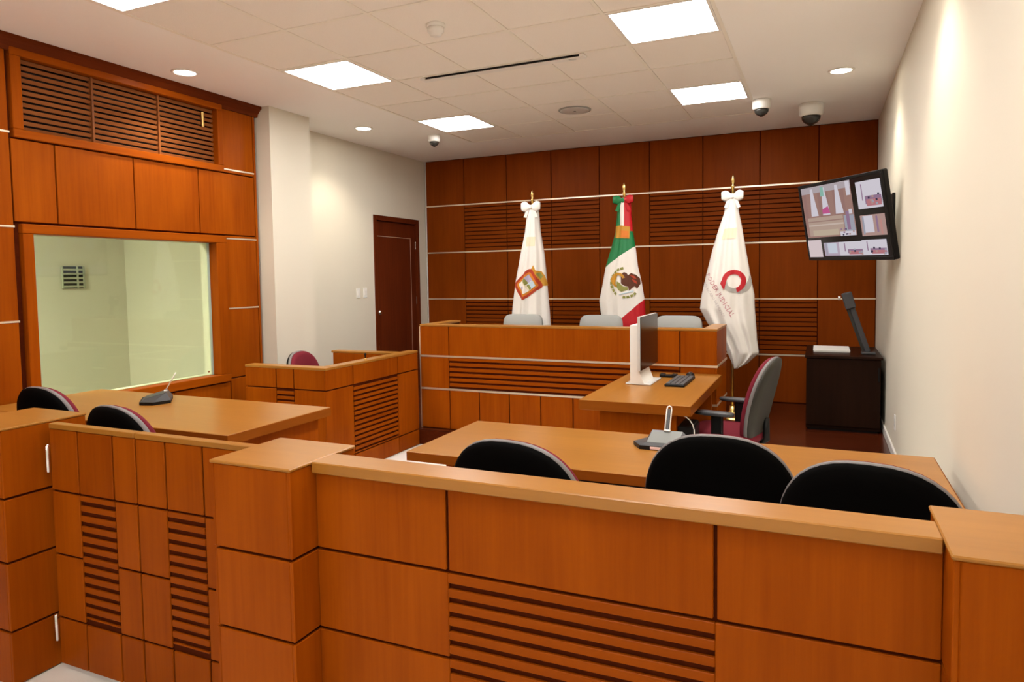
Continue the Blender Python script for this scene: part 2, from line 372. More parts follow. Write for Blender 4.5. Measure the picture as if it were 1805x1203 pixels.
for (r, c_), (x0, y0) in lights.items():
    t = thing('ceiling_light', (x0+T/2, y0+T/2, ZC), where.get((r, c_), 'unseen square ceiling light panel added outside the picture, %s row behind the visible ones on the %s' % ({-2: 'first', -5: 'second', -8: 'third', -11: 'fourth', -14: 'fifth'}.get(r, ''), 'left' if c_ == 0 else 'right')), 'light', 'square ceiling light panels')
    box('diffuser', x0+.03, x0+T-.03, y0+.03, y0+T-.03, ZC-.003, ZC+.002, 'panel_light', t)
    f_ = [(x0+.0125, x0+.03, y0+.0125, y0+T-.0125, ZC-.005, ZC+.02), (x0+T-.03, x0+T-.0125, y0+.0125, y0+T-.0125, ZC-.005, ZC+.02), (x0+.03, x0+T-.03, y0+.0125, y0+.03, ZC-.005, ZC+.02), (x0+.03, x0+T-.03, y0+T-.03, y0+T-.0125, ZC-.005, ZC+.02)]
    multibox('frame', f_, 'white', t)
# recessed downlights
dl = {(-4.25, 3.70): 'round recessed downlight above the louvre grille', (-4.25, 5.85): 'round recessed downlight near the pilaster and door', (.124, 5.88): 'round recessed downlight near the right wall',
      (.124, 3.75): 'round recessed downlight above the right table, outside the picture', (-4.25, 1.5): 'round recessed downlight assumed over the left gallery, outside the picture', (.124, 1.6): 'round recessed downlight assumed over the right gallery, outside the picture'}  # gallery downlights are added unseen, continuing the visible ones
for (x, y), lab in dl.items():
    t = thing('downlight', (x, y, ZC), lab, 'light', 'recessed downlights')
    lathe('lens', [(.072, -.004), (.072, .001)], 'down_light', t, seg=28)
    V = lathe('trim_ring', [(.074, -.001), (.074, -.008), (.092, -.006), (.095, -.001)], 'white', t, seg=28)
    ld = bpy.data.lights.new('downlight_beam', 'SPOT'); ld.energy = SPOT_W; ld.color = (1, .9, .72); ld.spot_size = math.radians(118); ld.spot_blend = .6; ld.shadow_soft_size = .06
    lo = bpy.data.objects.new('downlight_beam', ld); COL.objects.link(lo); lo.parent = t; lo.location = (0, 0, -.03)
# door
dr = thing('door_1', (XL, 7.24, ZPL)); tag(dr, 'dark reddish wooden door with a thin pale inlay at the end of the left wall', kind='structure')
for y0, y1, z0, z1 in ((DY0, DY0+.055, 0, DZ), (DY1-.05, DY1, 0, DZ), (DY0+.055, DY1-.05, DZ-.06, DZ)):
    box('door_frame', XL-.10, XL+.014, y0, y1, z0, z1, 'door', dr, .004)
dd = box('door_leaf', XL-.06, XL-.022, DY0+.057, DY1-.052, ZPL+.002, DZ-.062, 'door', dr, .002)
iy0, iy1, iz0, iz1 = 6.835, 7.575, .45, 2.06
for y0, y1, z0, z1 in ((iy0, iy0+.008, iz0, iz1), (iy1-.008, iy1, iz0, iz1), (iy0, iy1, iz1-.008, iz1), (iy0, iy1, iz0, iz0+.008)):
    box('inlay', XL-.023, XL-.019, y0, y1, z0, z1, 'trim', dd)
hd = lathe('door_knob', [(.012, 0), (.012, .02), (.026, .03), (.03, .045), (.022, .058), (.006, .062)], 'chrome', dr, (-.024, 6.812-7.24, 1.147-ZPL), 16); hd.rotation_euler = (0, PI/2, 0); sub(hd, dd)
for z in (1.97, 1.26, .5): box('hinge', XL-.024, XL-.010, DY1-.058, DY1-.044, z-.05, z+.05, 'chrome', dr, .002)
for y, lab in ((6.42, 'white light switch plate farther from the door'), (6.55, 'white light switch plate next to the door frame')):
    t = thing('light_switch', (XL, y, 1.33), lab, 'switch', 'switch plates by the door')
    box('plate', XL+.0005, XL+.008, y-.036, y+.036, 1.33, 1.445, 'white', t, .003); box('rocker', XL+.008, XL+.014, y-.014, y+.014, 1.36, 1.415, 'white', t, .002)
t = thing('wall_outlet', (XR, 5.75, .42), 'small wall outlet low on the right wall by the dark cabinet', 'outlet')
box('plate', XR-.008, XR-.0005, 5.715, 5.785, .37, .485, 'white', t, .003); box('socket', XR-.010, XR-.008, 5.735, 5.765, .40, .455, 'silver', t, .002)

# ------------------------------------------------------------------ ceiling fittings
t = thing('smoke_detector', (-2.135, 3.69, ZC-.0005), 'small round white smoke detector on a ceiling tile', 'detector')
lathe('base', [(.058, 0), (.058, -.016), (.05, -.02)], 'white', t); lathe('sensor_head', [(.05, -.02), (.05, -.045), (.036, -.055), (.034, -.066), (.01, -.068)], 'white', t)
t = thing('ceiling_speaker', (-2.087, 6.12, ZC-.0005), 'round pale grey speaker grille in a ceiling tile', 'speaker')
lathe('rim', [(.15, 0), (.15, -.006), (.14, -.009)], 'greychair', t, seg=32); lathe('mesh', [(.139, -.0085), (.12, -.012), (.02, -.013)], 'silver', t, seg=32)
lathe('badge', [(.012, -.0131), (.012, -.016)], 'greyrim', t, seg=12)
t = thing('projector_screen_case', (-2.15, 4.625, ZC-.004), 'long white projector screen case with a dark slot in the ceiling', 'screen case')
box('case', -2.80, -1.50, 4.611, 4.67, ZC-.022, ZC-.0045, 'white', t, .003); box('slot', -2.76, -1.53, 4.603, 4.611, ZC-.016, ZC-.0045, 'black', t)
box('end_bracket', -1.53, -1.50, 4.59, 4.612, ZC-.024, ZC-.0045, 'white', t, .002); box('end_bracket', -2.80, -2.76, 4.59, 4.612, ZC-.024, ZC-.0045, 'white', t, .002); box('switch_box', -1.62, -1.57, 4.63, 4.65, ZC-.026, ZC-.022, 'silver', t)
def dome(x, y, r, lab):
    t = thing('dome_camera', (x, y, ZC), lab, 'camera', 'dome cameras on the ceiling')
    lathe('housing', [(r, -.0005), (r, -.35*r), (r*.97, -.85*r), (r*.86, -1.05*r)], 'white', t, seg=28)
    lathe('dome', [(r*.78, -1.04*r)]+[(r*.78*math.cos(a), -1.04*r-r*.72*math.sin(a)) for a in (.3, .6, .9, 1.2, 1.45)], 'dome', t, seg=24)
    lathe('lens', [(r*.22, -1.62*r), (r*.2, -1.79*r)], 'black', t, seg=14)
dome(-3.808, 6.50, .066, 'small dome camera near the far left light panel')
dome(-.496, 6.55, .080, 'smaller of the two dome cameras, beside the right light panel')
dome(-.098, 6.92, .106, 'larger dome camera in front of the back wall, right of the light panel')

# ------------------------------------------------------------------ courtroom bar (front fence)
HB = 1.006
CAP = .010
def facepanel(p, x0, x1, z0, z1, y, d=.012, mat='wood_z', g=.0045, name='panel'):
    """panel on a -Y face"""
    return box(name, x0+g, x1-g, y, y+d, z0+g, z1-g, mat, p, .0025)
def sidepanel(p, y0, y1, z0, z1, x0, x1, mat='wood_z', g=.0045, name='panel'):
    return box(name, x0, x1, y0+g, y1-g, z0+g, z1-g, mat, p, .0025)
G1, G2, G3 = .734, .486, .216
def post(p, x0, x1, y0, y1, right=True, left=True, front_mat='wood_z'):
    box('core', x0+.012, x1-.012, y0+.012, y1-.012, 0, HB-CAP, 'groove', p)
    for a, b_ in ((0, G3), (G3, G2), (G2, G1), (G1, HB-CAP+.0045)):
        facepanel(p, x0+.012-.0045 if left else x0, x1-.0118+.0045, a, b_, y0, .0115)
        facepanel(p, x0+.0075, x1-.0075, a, b_, y1-.012, .0115)
        if right: sidepanel(p, y0-.0045, y1+.0045, a, b_, x1-.012, x1)
        if left: sidepanel(p, y0-.0045, y1+.0045, a, b_, x0, x0+.012)
br = thing('courtroom_bar', (-.6, 1.66, 0), 'honey wood courtroom bar with slatted centre and square post across the foreground', 'barrier')
PX0, PX1 = -1.700, -1.390
post(br, PX0, PX1, 1.515, 1.815)
box('post_cap', PX0-.003, PX1+.003, 1.511, 1.819, HB-CAP, HB, 'top_x', br, .003)
post(br, .236, XR-.004, 1.515, 1.82, right=False)
box('post_cap', .232, XR-.003, 1.511, 1.825, HB-CAP, HB, 'top_x', br, .003)
YF1 = 1.625
box('core', PX1, .236, YF1+.012, 1.695, 0, HB-.03, 'groove', br)
box('rail_cap', PX1+.0035, .2315, 1.602, 1.712, HB-.034, HB-.0005, 'top_x', br, .003)
V1, V2 = -.938, -.220
for a, b_ in ((PX1-.004, V1), (V1, V2), (V2, .240)): facepanel(br, a, b_, G1, HB-.03, YF1)
for a, b_ in ((PX1-.004, V1+.0045), (V2-.0045, .240)):
    facepanel(br, a, b_, G2, G1, YF1); facepanel(br, a, b_, G3, G2, YF1); facepanel(br, a, b_, 0, G3, YF1)
def slats_y(p, x0, x1, ztop, zbot, y, pitch, groove, d=.012, mat='wood_x2', name='slat'):
    z = ztop
    while z-groove > zbot+.005:
        z1 = z-groove; z0 = max(z1-(pitch-groove), zbot)
        box(name, x0, x1, y, y+d, z0, z1, mat, p, .002); z -= pitch
M['wood_x2'] = wood('honey_wood_slat', (.25, .047, .0015), (.295, .059, .002), 0)
M['wood_y2'] = M['wood_y']
box('slat', V1, V2, YF1, YF1+.012, .702, G1-.0045, 'wood_x2', br, .002)
slats_y(br, V1, V2, .702, .20, YF1, .0405, .0165)
facepanel(br, V1, V2, 0, .2045, YF1)
facepanel(br, PX1-.004, .240, 0, HB-.034, 1.695, .012)
# left post
lp = thing('bar_post', (-2.98, 1.7, 0), 'square honey wood post at the left edge carrying the gate hinges', 'post')
post(lp, -3.155, -2.812, 1.545, 1.875)
box('post_cap', -3.159, -2.808, 1.541, 1.879, HB-CAP, HB, 'top_x', lp, .003)
lb = thing('bar_section', (-3.9, 1.7, 0), 'honey wood bar section running left from the hinge post to the panelled wall', 'barrier')
box('core', XP+.03, -3.157, 1.66, 1.755, 0, HB-.034, 'groove', lb)
for a, b_ in ((XP+.03, -3.9), (-3.9, -3.157)):
    for z0, z1 in ((0, G3), (G3, G2), (G2, G1), (G1, HB-.034)): facepanel(lb, a, b_, z0, z1, 1.648)
box('rail_cap', XP+.03, -3.160, 1.632, 1.77, HB-.034, HB-.0005, 'top_x', lb, .003)
# gate leaves
def leaf(x0, x1, cs, lab, hinge_left):
    g_ = thing('gate_leaf', ((x0+x1)/2, 1.72, .02), lab, 'gate', 'leaves of the courtroom gate')
    y = 1.706; H = HB-.008
    box('core', x0, x1, y+.010, y+.030, .02, H-.02, 'groove', g_)
    box('top_rail', x0, x1, y-.002, y+.034, H-.02, H, 'top_x', g_, .002)
    c0, c1 = cs
    def fp(a, b_, z0, z1): facepanel(g_, a, b_, z0, z1, y, .0098, g=.004)
    for a, b_ in ((x0-.004, c0), (c0, c1), (c1, x1+.004)):
        fp(a, b_, G1-.005, H-.018); fp(a, b_, .017, .213)
    for a, b_ in ((x0-.004, c0), (c1, x1+.004)):
        fp(a, b_, .473, G1-.005); fp(a, b_, .213, .473)
    box('slat', c0, c1, y, y+.0098, .705, G1-.009, 'wood_x2', g_, .002)
    slats_y(g_, c0, c1, .705, .235, y, .0405, .0175, .0098)
    box('back_board', x0, x1, y+.030, y+.040, .03, H-.022, 'wood_z', g_, .002)
    if hinge_left:
        for z0, z1 in ((.80, .915), (.115, .228)):
            lathe('hinge', [(.004, 0), (.0095, .006), (.0095, z1-z0-.006), (.004, z1-z0)], 'chrome', g_, (x0-.004-(x0+x1)/2, -.022, z0-.02), 12)
    else: lathe('lock_button', [(.006, 0), (.006, .004)], 'black', g_, (1*(x1-.012)-(x0+x1)/2, -.0135, .50), 10).rotation_euler = (PI/2, 0, 0)
    return g_
leaf(-2.782, -2.296, (-2.617, -2.418), 'hinged left leaf of the low slatted gate, with chrome hinges', True)
leaf(-2.288, -1.706, (-2.138, -1.955), 'right leaf of the low slatted gate beside the square post', False)

# ------------------------------------------------------------------ tables
def table(x0, x1, y0, y1, z, th, lab, endl, endr):
    t = thing('counsel_table', ((x0+x1)/2, (y0+y1)/2, 0), lab, 'table', 'counsel tables')
    box('tabletop', x0, x1, y0, y1, z-th, z, 'top_x', t, .003)
    for ya, yb in ((y0-.0022, y0-.0002), (y1+.0002, y1+.0022)): box('edge_band', x0, x1, ya, yb, z-th+.001, z-.002, 'edge_x', t)
    for xa, xb in ((x0-.0022, x0-.0002), (x1+.0002, x1+.0022)): box('edge_band', xa, xb, y0, y1, z-th+.001, z-.002, 'edge_y', t)
    box('end_panel', x0+endl, x0+endl+.04, y0+.08, y1-.05, 0, z-th, 'wood_z', t, .002)
    box('end_panel', x1-endr-.04, x1-endr, y0+.08, y1-.05, 0, z-th, 'wood_z', t, .002)
    box('modesty_panel', x0+endl+.041, x1-endr-.041, y1-.16, y1-.135, .12, z-th-.001, 'darkwood', t, .002)
    box('shade_apron', x0+endl+.041, x1-endr-.041, y0+.16, y0+.18, z-th-.16, z-th-.001, 'black', t, .002)  # black board standing in for the shade below the tabletop
    return t
table(-1.742, .447, 2.665, 3.385, .75, .043, 'long honey wood table on the right with a grey topped microphone', .16, .06)
table(-4.54, -2.57, 2.395, 3.150, .815, .050, 'long honey wood table on the left in front of the viewing window', .06, .05)

# ------------------------------------------------------------------ witness box
wbx = thing('witness_stand', (-3.8, 4.8, 0), 'waist-high honey wood witness stand with slatted sides beside the judges bench', 'witness stand')
AX0, AX1, AY0, AY1, AZ = -4.205, -3.402, 4.123, 5.425, .880
for a in ((AX0+.012, AX1-.012, AY0+.012, AY0+.088), (AX1-.088, AX1-.012, AY0+.088, AY1-.012), (AX0+.05, AX1-.09, 5.20, 5.28)):
    box('core', a[0], a[1], a[2], a[3], .0, AZ-.02, 'groove', wbx)
box('top_rail', AX0, AX1+.002, AY0-.002, AY0+.102, AZ-.02, AZ, 'top_x', wbx, .003)
box('top_rail', AX1-.1, AX1+.002, AY0+.103, AY1+.002, AZ-.02, AZ, 'top_y', wbx, .003)
box('top_rail', AX0, AX1-.101, 5.188, 5.29, AZ-.02, AZ, 'top_x', wbx, .003)
box('inner_panel', AX0+.02, AX1-.1, 5.188, 5.20, .01, AZ-.021, 'wood_z', wbx, .002)
box('inner_panel', AX0+.02, AX1-.1, AY0+.088, AY0+.10, .01, AZ-.021, 'wood_z', wbx, .002)
box('inner_panel', AX1-.10, AX1-.088, AY0+.101, 5.187, .01, AZ-.021, 'wood_y', wbx, .002)
zt, zb = .705, .145
for a, b_ in ((AX0-.004, -3.886), (-3.886, -3.712), (-3.712, AX1-.008)): facepanel(wbx, a, b_, zt, AZ-.0155, AY0)
for a, b_ in ((AX0-.004, -3.886), (-3.712, AX1-.008)): facepanel(wbx, a, b_, zb, zt, AY0); facepanel(wbx, a, b_, 0, zb, AY0)
facepanel(wbx, -3.886, -3.712, 0, zb, AY0)
slats_y(wbx, -3.884, -3.714, zt-.004, zb, AY0, .0405, .016)
for a, b_ in ((AY0-.0045, 4.46), (4.46, 5.09), (5.09, AY1+.004)):
    sidepanel(wbx, a, b_, zt, AZ-.0155, AX1-.012, AX1); sidepanel(wbx, a, b_, 0, zb, AX1-.012, AX1)
for a, b_ in ((AY0-.0045, 4.46), (5.09, AY1+.004)): sidepanel(wbx, a, b_, zb, zt, AX1-.012, AX1)
z = zt-.004
while z-.016 > zb+.01:
    box('slat', AX1-.012, AX1, 4.464, 5.086, max(z-.0405, zb+.004), z-.016, 'wood_y', wbx, .002); z -= .0405
gm = thing('desk_microphone_stub', (-3.45, 4.69, AZ), 'tiny dark microphone stub on the rail of the witness stand', 'microphone')
lathe('foot', [(.014, 0), (.014, .006), (.006, .01)], 'brass', gm, seg=12); lathe('stem', [(.005, .01), (.005, .03), (.009, .036), (.009, .05), (.003, .054)], 'black', gm, seg=12)

# ------------------------------------------------------------------ judges bench
bn = thing('judges_bench', (-2.08, 5.75, ZPL), 'long honey wood judges bench with metal strips and a slatted band', 'bench')
BX0, BX1, BY0, BY1, BZ = -3.425, -.735, 5.51, 6.10, 1.118
box('core', BX0+.012, BX1-.012, BY0+.012, BY0+.10, ZPL, BZ-.02, 'groove', bn)
box('core', BX0+.012, BX0+.10, BY0+.101, BY1, ZPL, BZ-.02, 'groove', bn)
box('core', BX1-.10, BX1-.012, BY0+.101, BY1, ZPL, BZ-.02, 'groove', bn)
box('top_rail', BX0-.002, BX1+.002, BY0-.002, BY0+.115, BZ-.02, BZ, 'top_x', bn, .003)
box('top_rail', BX0-.002, BX0+.115, BY0+.116, BY1+.002, BZ-.02, BZ, 'top_y', bn, .003)
box('top_rail', BX1-.115, BX1+.002, BY0+.116, BY1+.002, BZ-.02, BZ, 'top_y', bn, .003)
box('worktop', BX0+.101, BX1-.101, BY0+.116, BY1-.04, .86, .885, 'top_x', bn, .002)
U1, U2 = .823, .518
for a, b_ in ((BX0+.0075, -3.12), (-3.12, -1.02), (-1.02, BX1-.0075)): facepanel(bn, a, b_, U1, BZ-.0155, BY0)
for a, b_ in ((BX0+.0075, -3.12), (-1.02, BX1-.0075)): facepanel(bn, a, b_, U2, U1, BY0)
n_ = 6; p_ = (U1-U2-.02)/n_
for i in range(n_): box('slat', -3.118, -1.022, BY0, BY0+.012, U2+.010+i*p_+.018, U2+.010+(i+1)*p_, 'wood_x2', bn, .003)
xs = [BX0+.0075, -3.12, -2.815, -2.517, -2.218, -1.921, -1.62, -1.32, -1.02, BX1-.0075]
for a, b_ in zip(xs[:-1], xs[1:]): facepanel(bn, a, b_, ZPL, U2, BY0)
for z0, z1 in ((ZPL, U2), (U2, U1), (U1, BZ-.0155)):
    sidepanel(bn, BY0-.0045, BY1+.004, z0, z1, BX1-.012, BX1); sidepanel(bn, BY0-.0045, BY1+.004, z0, z1, BX0, BX0+.012)
for z in (U1, U2):
    box('metal_strip', BX0-.004, BX1+.005, BY0-.005, BY0+.008, z-.0085, z+.0085, 'trim', bn)
    box('metal_strip', BX1-.008, BX1+.005, BY0+.0085, BY1, z-.0085, z+.0085, 'trim', bn)
box('corner_strip', BX0-.006, BX0+.003, BY0-.005, BY0+.006, ZPL, BZ-.021, 'trim', bn)

# ------------------------------------------------------------------ clerk desk
ck = thing('clerk_desk', (-1.04, 4.8, 0), 'honey wood clerk desk standing against the judges bench', 'desk')
box('desktop', -1.395, -.70, 4.115, 5.503, .702, .765, 'top_y', ck, .004)
box('edge_band', -1.395, -.70, 4.1128, 4.1148, .704, .763, 'edge_x', ck); box('edge_band', -.6998, -.6978, 4.115, 5.503, .704, .763, 'edge_y', ck); box('edge_band', -1.3972, -1.3952, 4.115, 5.503, .704, .763, 'edge_y', ck)
box('front_panel', -1.285, -.80, 4.20, 4.235, 0, .702, 'wood_z', ck, .002)
box('side_panel', -1.285, -1.25, 4.236, 5.44, 0, .702, 'wood_z', ck, .002)
box('end_panel', -1.249, -.76, 5.40, 5.435, 0, .702, 'wood_z', ck, .002)
ct = thing('desk_shade_block', (-.75, 4.36, 0), 'black block standing in for the shade under the right edge of the clerk desk', 'shade block')  # solid black block put where there is only under-desk shade
box('case', -.796, -.705, 4.22, 4.45, .012, .62, 'black', ct, .006); box('shade_block_front', -.705, -.698, 4.23, 4.44, .02, .61, 'black', ct, .003)
for y in (4.24, 4.40): box('foot', -.79, -.71, y, y+.03, 0, .012, 'black', ct)
cb = tube('cable', [(-.765, 4.205, .690), (-.742, 4.205, .683), (-.72, 4.205, .664), (-.703, 4.206, .638), (-.694, 4.207, .605), (-.692, 4.208, .55), (-.70, 4.209, .3), (-.72, 4.209, .12), (-.75, 4.205, .006)], .0035, 'white', None, None, 8)
tag(cb, 'thin white cable hanging below the clerk desk', 'cable')
# monitor
mo = thing('computer_monitor', (-1.2, 5.0, .765), 'silver computer monitor on the clerk desk seen from its edge', 'monitor')
sh = box('back_shell', -1.176, -1.156, 4.755, 5.30, .868, 1.255, 'silver', mo, .005)
box('screen', -1.156, -1.150, 4.758, 5.297, .872, 1.252, 'screenblack', mo, .002)
prism('stand_neck', [(-1.240, .775), (-1.140, .775), (-1.178, .872), (-1.1775, 1.19), (-1.240, 1.19)], 1, 4.80, 5.10, 'white', mo, -Vector((-1.2, 5.0, .765)))
box('stand_base', -1.275, -1.09, 4.80, 5.14, .7655, .776, 'silver', mo, .003)
# keyboard, mouse, handset
kb = thing('keyboard', (-.93, 5.0, .765), 'dark keyboard lying on the clerk desk', 'keyboard')
kbb = box('keyboard_body', -.995, -.855, 4.79, 5.23, .7655, .783, 'black', kb, .004)
for i in range(4):
    for j in range(13): box('key', -.985+i*.032, -.985+i*.032+.026, 4.80+j*.0325, 4.80+j*.0325+.027, .783, .788, 'key', kbb)
ms = thing('computer_mouse', (-.91, 5.34, .765), 'small black mouse beyond the keyboard', 'mouse')
def ellip(name, rx, ry, rz, mat, parent, loc, seg=16, rings=8):
    V = []; F = []
    for j in range(rings+1):
        a = PI/2*j/rings
        for i in range(seg): V.append((rx*math.cos(a)*math.cos(2*PI*i/seg), ry*math.cos(a)*math.sin(2*PI*i/seg), rz*math.sin(a)))
    for j in range(rings):
        for i in range(seg): F.append((j*seg+i, j*seg+(i+1) % seg, (j+1)*seg+(i+1) % seg, (j+1)*seg+i))
    F.append(tuple(range(seg)))
    return pydata(name, V, F, mat, parent, loc, True)
ellip('mouse_body', .033, .055, .034, 'black', ms, (0, 0, .0005)); box('wheel', -.915, -.905, 5.30, 5.32, .790, .801, 'greyrim', ms, .002)
ph = thing('phone_handset', (-1.06, 5.25, .765), 'flat black handset behind the monitor base', 'phone')
box('handset_body', -1.12, -.99, 5.22, 5.27, .7655, .785, 'black', ph, .006); box('ear_cap', -1.12, -1.08, 5.215, 5.275, .7656, .792, 'black', ph, .006); box('mouth_cap', -1.03, -.99, 5.215, 5.275, .7656, .792, 'black', ph, .006)

# ------------------------------------------------------------------ dark cabinet with document camera and book
cbn = thing('side_cabinet', (.19, 7.05, ZPL), 'dark espresso cabinet in the right back corner', 'cabinet')
box('carcass', -.115, .475, 6.63, 7.50, ZPL+.02, .79, 'darkwood', cbn, .002); box('cabinet_top', -.125, .488, 6.60, 7.51, .79, .812, 'darkwood', cbn, .003)
for a, b_ in ((-.112, .472),):
    d_ = box('cabinet_door', a, b_, 6.612, 6.630, ZPL+.05, .786, 'darkwood', cbn, .002); box('door_edge_pull', b_-.02, b_-.008, 6.606, 6.612, .60, .72, 'black', d_, .002)
box('plinth', -.10, .46, 6.66, 7.48, ZPL, ZPL+.02, 'black', cbn)
bk = thing('document_stack', (.10, 7.1, .812), 'thick white paper document on the dark cabinet', 'document')
box('pages', -.06, .245, 6.93, 7.36, .8125, .826, 'paper', bk, .002); box('cover', -.063, .248, 6.927, 7.363, .826, .829, 'paper', bk, .001)
dc = thing('document_camera', (.385, 6.85, .812), 'dark arm of a document camera standing on the dark cabinet', 'document camera')
box('base', .33, .445, 6.79, 6.91, .8125, .835, 'graphite', dc, .006)
def slant(name, a, b_, w_, h_, mat, parent):
    a = Vector(a); b_ = Vector(b_); d = b_-a; L_ = d.length
    o = link(name, boxmesh(w_, h_, L_, mat, .006), mat, parent, (a+b_)/2-ploc(parent)); o.rotation_euler = d.to_track_quat('Z', 'Y').to_euler(); return o
slant('arm', (.385, 6.85, .832), (.245, 6.85, 1.25), .05, .045, 'graphite', dc); slant('arm_edge', (.352, 6.848, .84), (.217, 6.848, 1.23), .005, .03, 'olivegrey', dc)
slant('camera_head', (.245, 6.85, 1.22), (.205, 6.85, 1.36), .10, .085, 'graphite', dc); lathe('lens', [(.018, 0), (.018, .02)], 'silver', dc, (-.225, -.02, .50), 12).rotation_euler = (0, -PI/2, 0)

# ------------------------------------------------------------------ conference microphones
def mic(loc, rz, lab, topm):
    t = thing('conference_microphone', loc, lab, 'microphone', 'conference microphone units', rz)
    bot = [(-.145, -.01), (-.10, -.085), (.10, -.085), (.145, -.01), (.10, .085), (-.10, .085)]
    mid = [(x*1.0, y*1.0) for x, y in bot]; tp = [(-.072, -.055), (-.072, -.055), (.072, -.055), (.072, -.055), (.072, .05), (-.072, .05)]
    V = [(x, y, 0) for x, y in bot]+[(x, y, .018) for x, y in mid]
    F = [tuple(range(6)), tuple(range(6, 12))]+[(i, (i+1) % 6, 6+(i+1) % 6, 6+i) for i in range(6)]
    pydata('base', V, F, 'black', t, (0, 0, .0005))
    V = [(-.145, -.01, .0186), (-.10, -.078, .0186), (.10, -.078, .0186), (.145, -.01, .0186), (.10, .085, .0186), (-.10, .085, .0186), (-.072, -.06, .030), (.072, -.06, .030), (.072, .06, .062), (-.072, .06, .062)]
    F = [(0, 1, 6), (1, 2, 7, 6), (2, 3, 7), (3, 4, 8, 7), (4, 5, 9, 8), (5, 0, 6, 9), (0, 1, 2, 3, 4, 5)]
    pydata('wing', V, F, 'graphite', t)
    pydata('control_plate', [(-.071, -.059, .0312), (.071, -.059, .0312), (.071, .059, .0627), (-.071, .059, .0627), (-.071, -.059, .0300), (.071, -.059, .0300), (.071, .059, .0615), (-.071, .059, .0615)],
           [(0, 1, 2, 3), (4, 5, 6, 7), (0, 1, 5, 4), (1, 2, 6, 5), (2, 3, 7, 6), (3, 0, 4, 7)], topm, t)
    o = link('front_label', boxmesh(.10, .003, .012, 'pinklabel', .001), 'pinklabel', t, (0, -.0868, .010))
    st = link('stalk_socket', boxmesh(.03, .02, .008, 'white', .002), 'white', t, (0, .052, .0655))
    k_, dz_ = math.sin(.52), math.cos(.52)
    def sp(x, l): return (x, .052+k_*l, .066+dz_*l)
    tube('stalk_frame', [sp(-.011, 0), sp(-.011, .105), sp(-.008, .116), sp(0, .120), sp(.008, .116), sp(.011, .105), sp(.011, 0)], .0035, 'white', t, None, 8)
    o = link('stalk_grille', boxmesh(.014, .006, .10, 'graphite', .002), 'graphite', t, sp(0, .055)); o.rotation_euler = (-.52, 0, 0)
    return t
mic((-.655, 3.165, .75), 0.0, 'grey topped conference microphone on the right table', 'micgrey')
mic((-3.72, 2.93, .815), -.75, 'black conference microphone on the left table', 'graphite')

# ------------------------------------------------------------------ chairs
def pad(name, a, b, n, prof, curv, cz, mat, parent, seg=44, lean=.13, cy=0.0, taper=.10):
    """rounded superellipse slab in the XZ plane. prof: list of (scale, y) from back centre round the rim to the front centre"""
    V = []; F = []
    for s, y in prof:
        for i in range(seg):
            t_ = 2*PI*i/seg; c_, s_ = math.cos(t_), math.sin(t_)
            x = a*s*math.copysign(abs(c_)**(2/n), c_); zz = b*s*math.copysign(abs(s_)**(2/n), s_)
            x *= 1-taper*max(0, -zz/b)
            V.append((x, cy+y+curv*x*x-lean*(zz), cz+zz))
    m_ = len(prof)
    for j in range(m_-1):
        for i in range(seg): F.append((j*seg+i, j*seg+(i+1) % seg, (j+1)*seg+(i+1) % seg, (j+1)*seg+i))
    F.append(tuple(range(seg))); F.append(tuple((m_-1)*seg+i for i in range(seg)))
    return pydata(name, V, F, mat, parent, None, True)
def hpad(name, a, b, n, prof, mat, parent, seg=40):
    V = []; F = []
    for s, z in prof:
        for i in range(seg):
            t_ = 2*PI*i/seg; c_, s_ = math.cos(t_), math.sin(t_)
            V.append((a*s*math.copysign(abs(c_)**(2/n), c_), b*s*math.copysign(abs(s_)**(2/n), s_), z))
    m_ = len(prof)
    for j in range(m_-1):
        for i in range(seg): F.append((j*seg+i, j*seg+(i+1) % seg, (j+1)*seg+(i+1) % seg, (j+1)*seg+i))
    F.append(tuple(range(seg))); F.append(tuple((m_-1)*seg+i for i in range(seg)))
    return pydata(name, V, F, mat, parent, None, True)
